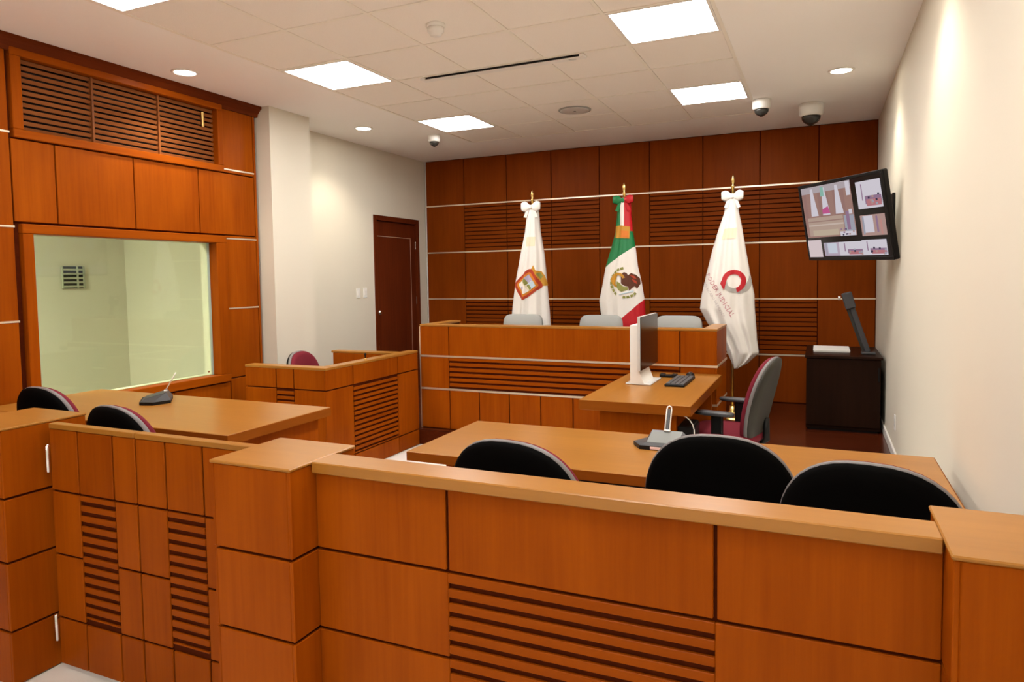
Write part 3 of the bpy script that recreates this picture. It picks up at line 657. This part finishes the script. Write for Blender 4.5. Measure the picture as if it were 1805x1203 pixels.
def make_chair(shellmat='blackcloth', cushmat='burg', zo=0.0, arms=True, square=False, ln=.13):
    t = thing('office_chair', (0, 0, 0))
    n = 5.0 if square else 2.5
    a, b, cz = .26, .29, .71+zo
    pad('back_shell', a, b, n, [(.3, -.036), (.8, -.036), (.95, -.030), (1.0, -.018), (1.0, -.006), (.97, 0), (.5, .002)], .45, cz, shellmat, t, cy=-.245, lean=ln)
    pad('back_rim', a, b, n, [(.985, -.012), (1.012, -.010), (1.018, .000), (1.012, .010), (.985, .012)], .45, cz, 'greyrim', t, cy=-.243, lean=ln)
    pad('back_cushion', a*1.005, b*1.005, n, [(.6, 0), (.98, .004), (1.0, .018), (.98, .032), (.9, .042), (.6, .048), (.2, .049)], .45, cz, cushmat, t, cy=-.238, lean=ln)
    hpad('seat_pan', .235, .225, 3.2, [(.5, .425+zo), (.96, .425+zo), (1.0, .44+zo), (.99, .455+zo), (.5, .456+zo)], 'black', t)
    hpad('seat_cushion', .25, .24, 3.2, [(.6, .456+zo), (.97, .457+zo), (1.0, .475+zo), (.99, .495+zo), (.94, .508+zo), (.7, .515+zo), (.3, .516+zo)], cushmat, t)
    tube('back_bracket', [(0, -.12, .43+zo), (0, -.22, .425+zo), (0, -.262, .46+zo), (0, -.258, .60+zo)], .022, 'black', t, None, 8)
    if arms:
        for s in (-1, 1):
            g_ = link('armrest_post', boxmesh(.03, .075, .20, 'black', .008), 'black', t, (s*.275, -.02, .545+zo))
            link('armrest_bar', boxmesh(.10, .06, .018, 'black', .005), 'black', t, (s*.235, -.02, .447+zo))
            hp = hpad('armrest_pad', .042, .13, 2.6, [(.4, .642+zo), (.95, .644+zo), (1, .655+zo), (.95, .666+zo), (.4, .669+zo)], 'graphite', t, 28); hp.location = (s*.275, 0, 0); sub(hp, g_)
    lathe('gas_column', [(.03, .10), (.03, .25), (.02, .255), (.02, .43+zo)], 'black', t, seg=16); lathe('hub', [(.045, .07), (.05, .09), (.04, .12), (.03, .13)], 'black', t, seg=16)
    spoke = tube('base_spoke', [(.03, 0, .105), (.16, 0, .09), (.29, 0, .068)], [.026, .022, .016], 'black', t, None, 8)
    cast = tube('caster', [(.29, -.022, .028), (.29, -.020, .028), (.29, .020, .028), (.29, .022, .028)], [.02, .027, .027, .02], 'black', spoke, None, 14)
    for k in range(5):
        s_ = spoke if k == 0 else copy_tree(spoke, t)
        s_.rotation_euler = (0, 0, 2*PI*k/5+.3)
    return t
def put(o, x, y, rz, lab, group, z=0.0):
    o.location = (x, y, z); o.rotation_euler = (0, 0, rz); tag(o, lab, 'chair', group); return o
ch0 = make_chair(arms=False)
BO = .282  # back offset of the backrest top behind the chair centre
CG = 'chairs at the counsel tables'
put(ch0, -.315, 2.40+BO-.02, 0.0, 'black backed chair standing tallest at the middle of the right table', CG)
put(copy_tree(ch0), -.925, 2.06+BO, -.10, 'black backed chair at the left end of the right table', CG)
put(copy_tree(ch0), .175, 2.185+BO-.01, -.16, 'black backed chair at the right end of the right table by the wall', CG)
cha = make_chair()
put(cha, -3.77, 2.27+BO, -.05, 'black backed chair at the left end of the left table', CG, .0)
put(copy_tree(cha), -2.845, 2.03+BO, -.12, 'black backed chair just behind the slatted gate at the left table', CG)
put(make_chair(zo=-.065, arms=False), -3.825, 4.68, -PI/2+.25, 'burgundy chair inside the witness stand, only its top showing', 'burgundy office chairs', 0.0)
ch1 = make_chair('olivegrey', 'burg', 0.0, ln=.24)
put(ch1, -.575, 4.78, PI/2-.16, 'burgundy chair with grey back shell and armrests at the clerk desk', 'burgundy office chairs')
def judge_chair():
    t = thing('judge_chair', (0, 0, 0))
    pad('backrest', .225, .30, 7.0, [(.6, -.03), (.97, -.028), (1, -.015), (1, .01), (.97, .025), (.6, .028)], .12, .705, 'greychair', t, taper=0, cy=-.24, lean=.1)
    pad('headband', .14, .022, 5.0, [(.8, -.036), (1, -.034), (1, -.028), (.8, -.027)], .12, .965, 'greyrim', t, taper=0, cy=-.267, lean=.1)
    hpad('seat_cushion', .25, .24, 3.5, [(.6, .44), (.97, .445), (1, .47), (.97, .50), (.6, .515)], 'greychair', t)
    tube('back_bracket', [(0, -.12, .45), (0, -.24, .44), (0, -.255, .60)], .02, 'black', t, None, 8)
    lathe('gas_column', [(.03, .10), (.03, .25), (.02, .255), (.02, .44)], 'black', t, seg=16)
    for k in range(5):
        an = 2*PI*k/5
        o = tube('base_spoke', [(.0, 0, .105), (.16, 0, .09), (.29, 0, .03)], [.03, .022, .028], 'black', t, None, 8); o.rotation_euler = (0, 0, an)
    return t
jc = judge_chair()
JG = 'grey chairs behind the judges bench'
put(jc, -2.875, 6.42, PI, 'grey chair top behind the bench under the white shield flag', JG, ZPL-.135)
put(copy_tree(jc), -2.02, 6.42, PI, 'grey chair top behind the bench left of the tricolour flag', JG, ZPL-.135)
put(copy_tree(jc), -1.25, 6.42, PI, 'grey chair top behind the bench right of the computer monitor', JG, ZPL-.135)
for o in list(COL.objects):
    if o.name.startswith('judge_chair'): o.location.z = ZPL

# ------------------------------------------------------------------ flags
FY = 6.9
def interp(tab, z):
    if z >= tab[0][0]: return tab[0][1], tab[0][2]
    for (z0, l0, r0), (z1, l1, r1) in zip(tab[:-1], tab[1:]):
        if z1 <= z <= z0:
            k = (z-z0)/(z1-z0); return l0+(l1-l0)*k, r0+(r1-r0)*k
    return tab[-1][1], tab[-1][2]
class Cloth:
    def __init__(s, tab, px, folds, seed): s.tab, s.px, s.k, s.ph = tab, px, folds, seed
    def front(s, x, z):
        l, r = interp(s.tab, z); w_ = r-l; t = min(1, max(0, (x-l)/max(w_, 1e-4)))
        d = .10*min(1, w_/.45)+.025
        env = max(0, math.sin(PI*t))**.6
        low = min(1, max(0, (2.25-z)/.9))
        return FY-.01-d*env*.9-low*.016*env*(math.sin(2*PI*(s.k*t+.12*math.sin(2.2*z+s.ph)))+.5*math.sin(2*PI*(s.k*1.7*t)+s.ph))
    def back(s, x, z):
        l, r = interp(s.tab, z); w_ = r-l; t = min(1, max(0, (x-l)/max(w_, 1e-4)))
        return FY+.01+(.05*min(1, w_/.45)+.02)*max(0, math.sin(PI*t))**.6
def cloth_mesh(name, cl, parent, mats, classify, nz=110, nx=44):
    z0, z1 = cl.tab[-1][0], cl.tab[0][0]; V = []; F = []; mi = []
    for j in range(nz+1):
        z = z1+(z0-z1)*j/nz; l, r = interp(cl.tab, z)
        for i in range(nx+1):
            x = l+(r-l)*i/nx; V.append((x, cl.front(x, z), z))
        for i in range(nx-1, 0, -2):
            x = l+(r-l)*i/nx; V.append((x, cl.back(x, z), z))
    n = nx+1+len(range(nx-1, 0, -2))
    for j in range(nz):
        for i in range(n):
            a, b_ = j*n+i, j*n+(i+1) % n
            F.append((a, b_, b_+n, a+n))
    F.append(tuple(range(n))); F.append(tuple(nz*n+i for i in range(n)))
    off = ploc(parent); V = [Vector(v)-off for v in V]
    me = bpy.data.meshes.new(name); me.from_pydata(V, [], F); me.update()
    for m_ in mats: me.materials.append(m_)
    for p in me.polygons:
        p.use_smooth = len(p.vertices) == 4
    bm = bmesh.new(); bm.from_mesh(me); bmesh.ops.recalc_face_normals(bm, faces=bm.faces[:]); bm.to_mesh(me); bm.free()
    o = bpy.data.objects.new(name, me); COL.objects.link(o); o.parent = parent; return o
def onto(name, cl, parent, polys, mat, lift=.004):
    """thin embroidered patches laid on the front of the cloth; polys: list of (x,z) outlines"""
    bm = bmesh.new(); off = ploc(parent)
    for poly in polys:
        try: bm.faces.new([bm.verts.new((x, 0, z)) for x, z in poly])
        except ValueError: pass
    bmesh.ops.triangulate(bm, faces=bm.faces[:])
    for _ in range(4):
        es = [e for e in bm.edges if e.calc_length() > .018]
        if not es: break
        bmesh.ops.subdivide_edges(bm, edges=es, cuts=1); bmesh.ops.triangulate(bm, faces=bm.faces[:])
    for v in bm.verts: v.co.y = cl.front(v.co.x, v.co.z)-lift
    r = bmesh.ops.extrude_face_region(bm, geom=bm.faces[:])
    for g in r['geom']:
        if isinstance(g, bmesh.types.BMVert): g.co.y += lift*.7
    for v in bm.verts: v.co -= off
    bmesh.ops.recalc_face_normals(bm, faces=bm.faces[:])
    me = bpy.data.meshes.new(name); bm.to_mesh(me); bm.free()
    return link(name, me, mat, parent)
def circ(cx, cz, r, n=20, a0=0, a1=2*PI): return [(cx+r*math.cos(a0+(a1-a0)*i/n), cz+r*math.sin(a0+(a1-a0)*i/n)) for i in range(n)]
def arcband(cx, cz, r0, r1, a0, a1, n=14, taper=False):
    f = lambda i: (math.sin(PI*(.08+.92*i/n)) if taper else 1)
    A = [a0+(a1-a0)*i/n for i in range(n+1)]
    rm, h = (r0+r1)/2, (r1-r0)/2
    return [(cx+(rm+h*f(i))*math.cos(a), cz+(rm+h*f(i))*math.sin(a)) for i, a in enumerate(A)]+[(cx+(rm-h*f(i))*math.cos(A[i]), cz+(rm-h*f(i))*math.sin(A[i])) for i in range(n, -1, -1)]
def flagstand(px, lab, ztop):
    t = thing('flag', (px, FY, ZPL), lab, 'flag', 'flags on brass poles behind the bench')
    lathe('base', [(.15, 0), (.15, .012), (.12, .03), (.06, .045), (.03, .07), (.028, .12)], 'brass', t, seg=28)
    lathe('pole', [(.0145, .10), (.0145, ztop-.12-ZPL)], 'brass', t, seg=14)
    lathe('finial', [(.010, ztop-.125-ZPL), (.018, ztop-.115-ZPL), (.018, ztop-.105-ZPL), (.008, ztop-.095-ZPL), (.016, ztop-.065-ZPL), (.018, ztop-.045-ZPL), (.010, ztop-.02-ZPL), (.001, ztop-ZPL)], 'brass', t, seg=14)
    return t
def bow(t, px, z, mats, w_=.085, h=.075):
    """ribbon bow: two loops, knot and short tails"""
    for s, m_ in ((-1, mats[0]), (1, mats[1])):
        V = []; F = []; nu, nv = 10, 8
        for i in range(nu+1):
            u = i/nu; hh = h*(.25+.75*math.sin(PI*min(1, u*1.05)/1.25)); x = s*w_*u
            for k in range(nv):
                a = 2*PI*k/nv; V.append((x, -.05+.02*math.cos(a)*(.4+.6*math.sin(PI*u)), z-ZPL+.012*u+hh*.55*math.sin(a)))
        for i in range(nu):
            for k in range(nv): F.append((i*nv+k, i*nv+(k+1) % nv, (i+1)*nv+(k+1) % nv, (i+1)*nv+k))
        F.append(tuple(range(nv))); F.append(tuple(nu*nv+k for k in range(nv)))
        pydata('bow_loop', V, F, m_, t, None, True)
        V = [(s*.008, -.06, z-ZPL), (s*.035, -.06, z-ZPL), (s*(w_*.75), -.055, z-.10-ZPL), (s*(w_*.45), -.055, z-.11-ZPL)]
        V += [(x, y+.006, zz) for x, y, zz in V]
        pydata('bow_tail', V, [(0, 1, 2, 3), (4, 5, 6, 7), (0, 1, 5, 4), (1, 2, 6, 5), (2, 3, 7, 6), (3, 0, 4, 7)], m_, t)
    link('bow_knot', boxmesh(.035, .04, .045, mats[0], .012), mats[0], t, (0, -.055, z-ZPL))

# flag with the state shield
tab1 = [(2.312, -2.892, -2.790), (2.233, -2.899, -2.768), (2.021, -2.929, -2.751), (1.777, -2.987, -2.708), (1.472, -3.052, -2.68), (1.195, -3.091, -2.657), (1.028, -3.107, -2.646), (0.854, -3.117, -2.635), (0.66, -3.05, -2.619), (.60, -2.95, -2.68)]
f1 = flagstand(-2.842, 'white flag with an orange and red framed shield', 2.476)
c1 = Cloth(tab1, -2.842, 3.2, .5); cl_f1 = cloth_mesh('cloth', c1, f1, [M['flagwhite']], None); bow(f1, -2.842, 2.285, ('flagwhite', 'flagwhite'), .11, .105)
TL, TR, BR, BL = Vector((-2.835, 1.645)), Vector((-2.700, 1.440)), Vector((-2.93, 1.285)), Vector((-3.055, 1.465))
def q1(u, v): p = TL*(1-u)*(1-v)+TR*u*(1-v)+BR*u*v+BL*(1-u)*v; return (p.x, p.y)
def rq(u0, u1, v0, v1): return [q1(u0, v0), q1(u1, v0), q1(u1, v1), q1(u0, v1)]
def rrq(m, n=6, r=.16):
    pts = []
    for cx, cy, a0 in ((1-m-r, m+r, -PI/2), (1-m-r, 1-m-r, 0), (m+r, 1-m-r, PI/2), (m+r, m+r, PI)):
        for i in range(n+1): a = a0+PI/2*i/n; pts.append(q1(cx+r*math.cos(a), cy+r*math.sin(a)))
    return pts
onto('shield_crown', c1, cl_f1, [[q1(.08, .04), q1(.0, -.12), q1(.25, -.10), q1(.42, -.24), q1(.62, -.24), q1(.78, -.10), q1(1.05, -.12), q1(.95, .04)]], 'gold', .003)
onto('shield_crown_detail', c1, cl_f1, [[q1(.38, -.05), q1(.42, -.18), q1(.62, -.18), q1(.66, -.05)]], 'olive', .006)
onto('shield_border', c1, cl_f1, [rrq(0, 6, .14)], 'rust', .005); onto('shield_inner_border', c1, cl_f1, [rrq(.11, 6, .10)], 'orange', .007); onto('shield_gold_edge', c1, cl_f1, [rrq(.17, 5, .06)], 'gold', .009)
onto('shield_field', c1, cl_f1, [rrq(.21, 5, .05)], 'flagwhite', .011)
onto('shield_quarter', c1, cl_f1, [rq(.2, .5, .2, .5)], 'lilac', .013); onto('shield_quarter', c1, cl_f1, [rq(.52, .8, .2, .48)], 'skyblue', .013)
onto('shield_landscape', c1, cl_f1, [rq(.22, .5, .40, .54), rq(.55, .78, .40, .50)], 'olive', .015); onto('shield_book', c1, cl_f1, [rq(.42, .56, .66, .78)], 'lilac', .013)
onto('shield_bar', c1, cl_f1, [rq(.2, .8, .5, .57)], 'goldpale', .014); onto('upper_patch', c1, cl_f1, [[(-2.895, 1.87), (-2.79, 1.87), (-2.785, 1.97), (-2.89, 1.97)]], 'goldpale', .003)
# tricolour flag
tab2 = [(2.325, -1.9, -1.765), (2.153, -1.907, -1.76), (1.981, -1.926, -1.743), (1.809, -1.975, -1.715), (1.636, -2.031, -1.693), (1.462, -2.063, -1.653), (1.288, -2.101, -1.625), (1.171, -2.089, -1.619), (1.043, -2.06, -1.614), (.88, -2.025, -1.609), (.70, -1.935, -1.60), (.62, -1.86, -1.66)]
f2 = flagstand(-1.834, 'green white and red tricolour flag with an eagle emblem', 2.485)
c2 = Cloth(tab2, -1.834, 2.6, 1.4)
def tricolour():
    m, nt, b = newmat('tricolour_satin'); N = nt.nodes; L = nt.links
    tc = N.new('ShaderNodeTexCoord'); sp = N.new('ShaderNodeSeparateXYZ'); L.new(tc.outputs['Object'], sp.inputs[0])
    def lin(ax, az, c0):   # ax*x+az*z+c0 > 0
        a = N.new('ShaderNodeMath'); a.operation = 'MULTIPLY_ADD'; a.inputs[1].default_value = ax; a.inputs[2].default_value = c0; L.new(sp.outputs['X'], a.inputs[0])
        d = N.new('ShaderNodeMath'); d.operation = 'MULTIPLY_ADD'; d.inputs[1].default_value = az; L.new(sp.outputs['Z'], d.inputs[0]); L.new(a.outputs[0], d.inputs[2])
        g = N.new('ShaderNodeMath'); g.operation = 'GREATER_THAN'; g.inputs[1].default_value = 0; L.new(d.outputs[0], g.inputs[0]); return g.outputs[0]
    def mix(f, A, B):
        mx = N.new('ShaderNodeMix'); mx.data_type = 'RGBA'; L.new(f, mx.inputs['Factor'])
        for s_, v in ((6, A), (7, B)):
            if isinstance(v, tuple): mx.inputs[s_].default_value = (*v, 1)
            else: L.new(v, mx.inputs[s_])
        return mx.outputs[2]
    W_, G_, R_ = (.84, .80, .75), (.005, .19, .055), (.52, .005, .014)
    # local coordinates: x relative to pole, z relative to platform
    k1 = (1.834-1.627)/(-1.721+2.031); z1 = 1.627-ZPL-k1*(-2.031+1.834)
    k2 = (1.305-1.042)/(-1.619+1.915); z2 = 1.042-ZPL-k2*(-1.915+1.834)
    low = mix(lin(-k1, 1, -z1), W_, G_); low = mix(lin(k2, -1, z2), low, R_)
    topc = mix(lin(1, 0, .027), G_, W_); topc = mix(lin(1, 0, -.013), topc, R_)
    allc = mix(lin(0, 1, -(1.99-ZPL)), low, topc)
    L.new(allc, b.inputs['Base Color']); b.inputs['Roughness'].default_value = .45; return m
cl_f2 = cloth_mesh('cloth', c2, f2, [tricolour()], None); bow(f2, -1.834, 2.30, ('fgreen', 'fred'), .105, .085)
onto('gold_tassel_patch', c2, cl_f2, [[(-1.912, 1.925), (-1.768, 1.915), (-1.764, 2.035), (-1.855, 2.05), (-1.915, 2.045)]], 'gold', .006)
onto('gold_patch_detail', c2, cl_f2, [[(-1.85, 1.93), (-1.775, 1.925), (-1.775, 1.99), (-1.85, 2.0)]], 'orange', .009)
ex, ez, er = -1.800, 1.472, .150
def ep(x, z): a = .30; return (ex+er*(x*math.cos(a)-z*math.sin(a)), ez+er*(x*math.sin(a)+z*math.cos(a)))
onto('eagle_body', c2, cl_f2, [[ep(*p) for p in ((-.05, .62), (.12, .70), (.26, .58), (.30, .42), (.52, .50), (.78, .30), (.92, .0), (.86, -.36), (.62, -.62), (.50, -.40), (.36, -.30), (.22, -.52), (.08, -.60), (.10, -.30), (-.10, -.20), (-.26, .02), (-.20, .20), (.02, .28), (.08, .42), (-.02, .46), (-.12, .52))]], 'brown', .006)
onto('eagle_feather', c2, cl_f2, [[ep(*p) for p in ((.40, .38), (.66, .26), (.76, .02), (.60, .10))], [ep(*p) for p in ((.44, .12), (.70, -.10), (.70, -.34), (.54, -.14))]], 'rust', .009)
onto('cactus', c2, cl_f2, [[ep(*p) for p in ((-.62, -.05), (-.50, .25), (-.34, .10), (-.28, -.10), (-.14, -.26), (.06, -.34), (.02, -.50), (-.4, -.52), (-.56, -.30))]], 'olive', .005)
onto('snake', c2, cl_f2, [arcband(*ep(-.42, .32), .05, .075, .3, 4.6, 10)], 'gold', .007)
for i in range(9): onto('wreath_leaf', c2, cl_f2, [arcband(ex, ez, er*.90, er*1.06, .45*PI+.3+i*.27, .45*PI+.3+i*.27+.20, 5)], 'olive', .005)
for i in range(4): onto('wreath_leaf', c2, cl_f2, [arcband(ex, ez, er*.90, er*1.06, 1.45*PI+i*.25, 1.45*PI+i*.25+.18, 5)], 'olive', .005)
onto('water', c2, cl_f2, [[ep(-.6, -.62), ep(.35, -.66), ep(.3, -.74), ep(-.55, -.70)]], 'skyblue', .006)
# judiciary flag
tab3 = [(2.304, -.830, -.718), (2.128, -.853, -.718), (1.994, -.9, -.691), (1.778, -.963, -.655), (1.561, -1.016, -.618), (1.343, -1.065, -.576), (1.206, -1.081, -.571), (1.069, -1.011, -.56), (.906, -.877, -.549), (.787, -.823, -.533), (.687, -.781, -.635), (.631, -.76, -.728)]
f3 = flagstand(-.775, 'white flag with a red and grey ring logo and slanted lettering', 2.487)
c3 = Cloth(tab3, -.775, 2.8, 2.6); cl_f3 = cloth_mesh('cloth', c3, f3, [M['flagwhite']], None); bow(f3, -.775, 2.275, ('flagwhite', 'flagwhite'), .10, .095)
onto('upper_patch', c3, cl_f3, [[(-.87, 1.87), (-.735, 1.88), (-.73, 1.98), (-.845, 1.97)]], 'goldpale', .003)
lx, lz, lr = -.752, 1.475, .105
onto('logo_grey_arc', c3, cl_f3, [arcband(lx, lz, lr*.62, lr*1.02, .95*PI, 1.72*PI, 16), arcband(lx+.025, lz+.01, lr*.80, lr*1.32, 1.45*PI, 2.12*PI, 14, True)], 'logogrey', .004)
onto('logo_red_arc', c3, cl_f3, [arcband(lx, lz, lr*.62, lr*1.02, .02*PI, .96*PI, 16)+[], [(lx-lr*1.02, lz+.015), (lx-lr*.60, lz+.02), (lx-lr*.82, lz-.085), (lx-lr*1.18, lz-.02)], arcband(lx, lz, lr*.62, lr*1.02, -.42*PI, .03*PI, 10)], 'crimson', .007)
def text_on(name, cl, parent, s, x0, z0, x1, z1, mat):
    cu = bpy.data.curves.new(name, 'FONT'); cu.body = s; cu.size = 1.0; cu.resolution_u = 1
    to = bpy.data.objects.new(name+'_tmp', cu); COL.objects.link(to); dg = bpy.context.evaluated_depsgraph_get()
    me = bpy.data.meshes.new_from_object(to.evaluated_get(dg)); bpy.data.objects.remove(to)
    xs_ = [v.co.x for v in me.vertices]; xm, xM = min(xs_), max(xs_); d = Vector((x1-x0, z1-z0)); L_ = d.length; k = L_/(xM-xm); e1 = d/L_; e2 = Vector((-e1.y, e1.x)); off = ploc(parent)
    for v in me.vertices:
        p = Vector((x0, z0))+e1*(v.co.x-xm)*k+e2*v.co.y*k
        v.co = Vector((p.x, cl.front(p.x, p.y)-.004, p.y))-off
    return link(name, me, mat, parent)
text_on('lettering', c3, cl_f3, 'PODER JUDICIAL', -1.022, 1.535, -.775, 1.130, 'rose')
text_on('small_lettering', c3, cl_f3, 'DEL ESTADO DE MÉXICO', -1.045, 1.46, -.845, 1.130, 'greyletter')

# ------------------------------------------------------------------ television on the right wall
TVS = 1.2
tvn = (math.sin(-1.0406), -math.cos(-1.0406))
tvr = Vector((math.cos(-1.0406), math.sin(-1.0406), 0)); tvn = Vector((math.sin(-1.0406), -math.cos(-1.0406), 0)); tvu0 = Vector((0, 0, 1)); pi_ = -.18534
tvu = math.cos(pi_)*tvu0+math.sin(pi_)*(-tvn); ro_ = -.02128
r2_ = math.cos(ro_)*tvr+math.sin(ro_)*tvu; u3_ = -math.sin(ro_)*tvr+math.cos(ro_)*tvu; n3_ = r2_.cross(u3_)
TC = Vector((.114954, 5.027103, 1.888857)); TC = Vector((TC.x*TVS, TC.y*TVS, EYE+(TC.z-EYE)*TVS)); TW, TH = .93*TVS, .54*TVS
tv = thing('television', TC, 'black flat television on a wall arm showing a grid of camera views', 'television')
tv.rotation_mode = 'QUATERNION'
tv.rotation_quaternion = Matrix(((r2_.x, u3_.x, n3_.x), (r2_.y, u3_.y, n3_.y), (r2_.z, u3_.z, n3_.z))).to_quaternion()
# local: x right, y up, z toward viewer
def lbox(name, x0, x1, y0, y1, z0, z1, mat, parent, bev=0.0): return link(name, boxmesh(x1-x0, y1-y0, z1-z0, mat, bev), mat, parent, ((x0+x1)/2, (y0+y1)/2, (z0+z1)/2))
bz = .022
lbox('body', -TW/2, TW/2, -TH/2, TH/2, -.055, -.012, 'black', tv, .008)
for a in ((-TW/2, TW/2, TH/2-bz, TH/2), (-TW/2, TW/2, -TH/2, -TH/2+bz*1.3), (-TW/2, -TW/2+bz, -TH/2+bz*1.3, TH/2-bz), (TW/2-bz, TW/2, -TH/2+bz*1.3, TH/2-bz)): lbox('bezel', a[0], a[1], a[2], a[3], -.012, .0, 'black', tv, .003)
scr = lbox('screen', -TW/2+bz, TW/2-bz, -TH/2+bz*1.3, TH/2-bz, -.0115, -.006, 'screenblack', tv)
def screen_image():
    bm = bmesh.new(); cl = bm.loops.layers.float_color.new('Col'); rnd = random.Random(3)
    sx0, sx1, sy0, sy1 = -TW/2+bz, TW/2-bz, -TH/2+bz*1.3, TH/2-bz; lay = [0]
    def q(poly, col):
        lay[0] += 1; z = -.0055+lay[0]*.00003
        f = bm.faces.new([bm.verts.new((sx0+(sx1-sx0)*u, sy1-(sy1-sy0)*v, z)) for u, v in poly])
        for l in f.loops: l[cl] = (*col, 1)
    def r(u0, u1, v0, v1, col): q([(u0, v0), (u0, v1), (u1, v1), (u1, v0)], col)
    wd, pk, wt, gr, dk, mv = (.33, .19, .16), (.42, .27, .24), (.62, .58, .64), (.34, .34, .40), (.05, .04, .07), (.28, .17, .26)
    r(.01, .66, .01, .72, wd); r(.01, .66, .01, .10, (.42, .36, .38))
    for i in range(6): r(.03+i*.1, .07+i*.1, .10, .46, (.30, .17, .15))
    for u in (.14, .30, .47): q([(u, .04), (u-.03, .42), (u+.07, .42), (u+.03, .04)], wt)
    q([(.28, .03), (.27, .16), (.32, .16), (.32, .03)], (.25, .45, .38)); q([(.27, .34), (.27, .40), (.37, .40), (.35, .30)], (.50, .10, .25)); r(.60, .65, .02, .2, wt)
    r(.05, .52, .44, .70, (.44, .32, .26)); r(.05, .52, .54, .56, (.55, .44, .38)); r(.10, .44, .62, .70, (.50, .40, .30)); r(.05, .52, .49, .505, (.32, .2, .17))
    r(.53, .65, .45, .66, gr); r(.56, .60, .40, .64, mv); r(.60, .64, .38, .44, wt); r(.46, .65, .66, .72, wt)
    for i in range(10): u = .46+rnd.random()*.17; v = .62+rnd.random()*.08; r(u, u+.02, v, v+.02, rnd.choice((dk, mv, pk)))
    def small(u0, u1, v0, v1):
        r(u0, u1, v0, v1, wt); w_ = u1-u0; h = v1-v0
        r(u0+w_*.2, u0+w_*.24, v0+.1*h, v0+.7*h, mv); r(u0+.32*w_, u1-.03*w_, v0+h*.55, v0+h*.85, mv); r(u0+.36*w_, u1-.05*w_, v0+h*.68, v0+h*.92, (.45, .18, .2))
        for i in range(9): u = u0+w_*(.3+.6*rnd.random()); v = v0+h*(.45+.4*rnd.random()); r(u, u+.02, v, v+.025, rnd.choice((dk, gr, pk)))
    small(.72, .99, .06, .40); r(.72, .99, .48, .74, pk); r(.75, .86, .49, .70, wt); r(.74, .76, .5, .72, gr); r(.89, .91, .5, .7, mv); r(.93, .95, .55, .73, (.5, .25, .22))
    r(.0, .19, .755, 1.0, (.66, .55, .56)); r(.22, .42, .80, .985, (.45, .36, .44)); r(.27, .39, .81, .95, (.55, .58, .66)); r(.24, .26, .8, .97, gr)
    small(.42, .74, .80, .985); small(.70, .97, .79, .985)
    me = bpy.data.meshes.new('screen_image'); bm.to_mesh(me); bm.free(); return me
sm = bpy.data.materials.new('screen_picture'); sm.use_nodes = True; nt = sm.node_tree; nt.nodes.clear()
o_ = nt.nodes.new('ShaderNodeOutputMaterial'); e_ = nt.nodes.new('ShaderNodeEmission'); at_ = nt.nodes.new('ShaderNodeVertexColor'); at_.layer_name = 'Col'; e_.inputs[1].default_value = .30
nt.links.new(at_.outputs[0], e_.inputs[0]); nt.links.new(e_.outputs[0], o_.inputs[0])
sub(link('screen_image', screen_image(), sm, tv), scr)
lbox('mount_plate', -.14, .14, -.12, .12, -.08, -.0555, 'black', tv, .004)
# wall arm in the television's frame
inv = tv.rotation_quaternion.to_matrix().inverted()
wpnt = inv @ (Vector((XR-.012, TC.y+.05, TC.z+.06))-TC)
tube('wall_arm', [(0, 0, -.08), (.05, .02, -.16), wpnt*.8+Vector((0, 0, -.01)), wpnt], .022, 'black', tv, None, 8)
wpl = link('wall_plate', boxmesh(.02, .12, .26, 'black', .003), 'black', tv, wpnt); wpl.rotation_mode = 'QUATERNION'; wpl.rotation_quaternion = tv.rotation_quaternion.inverted()
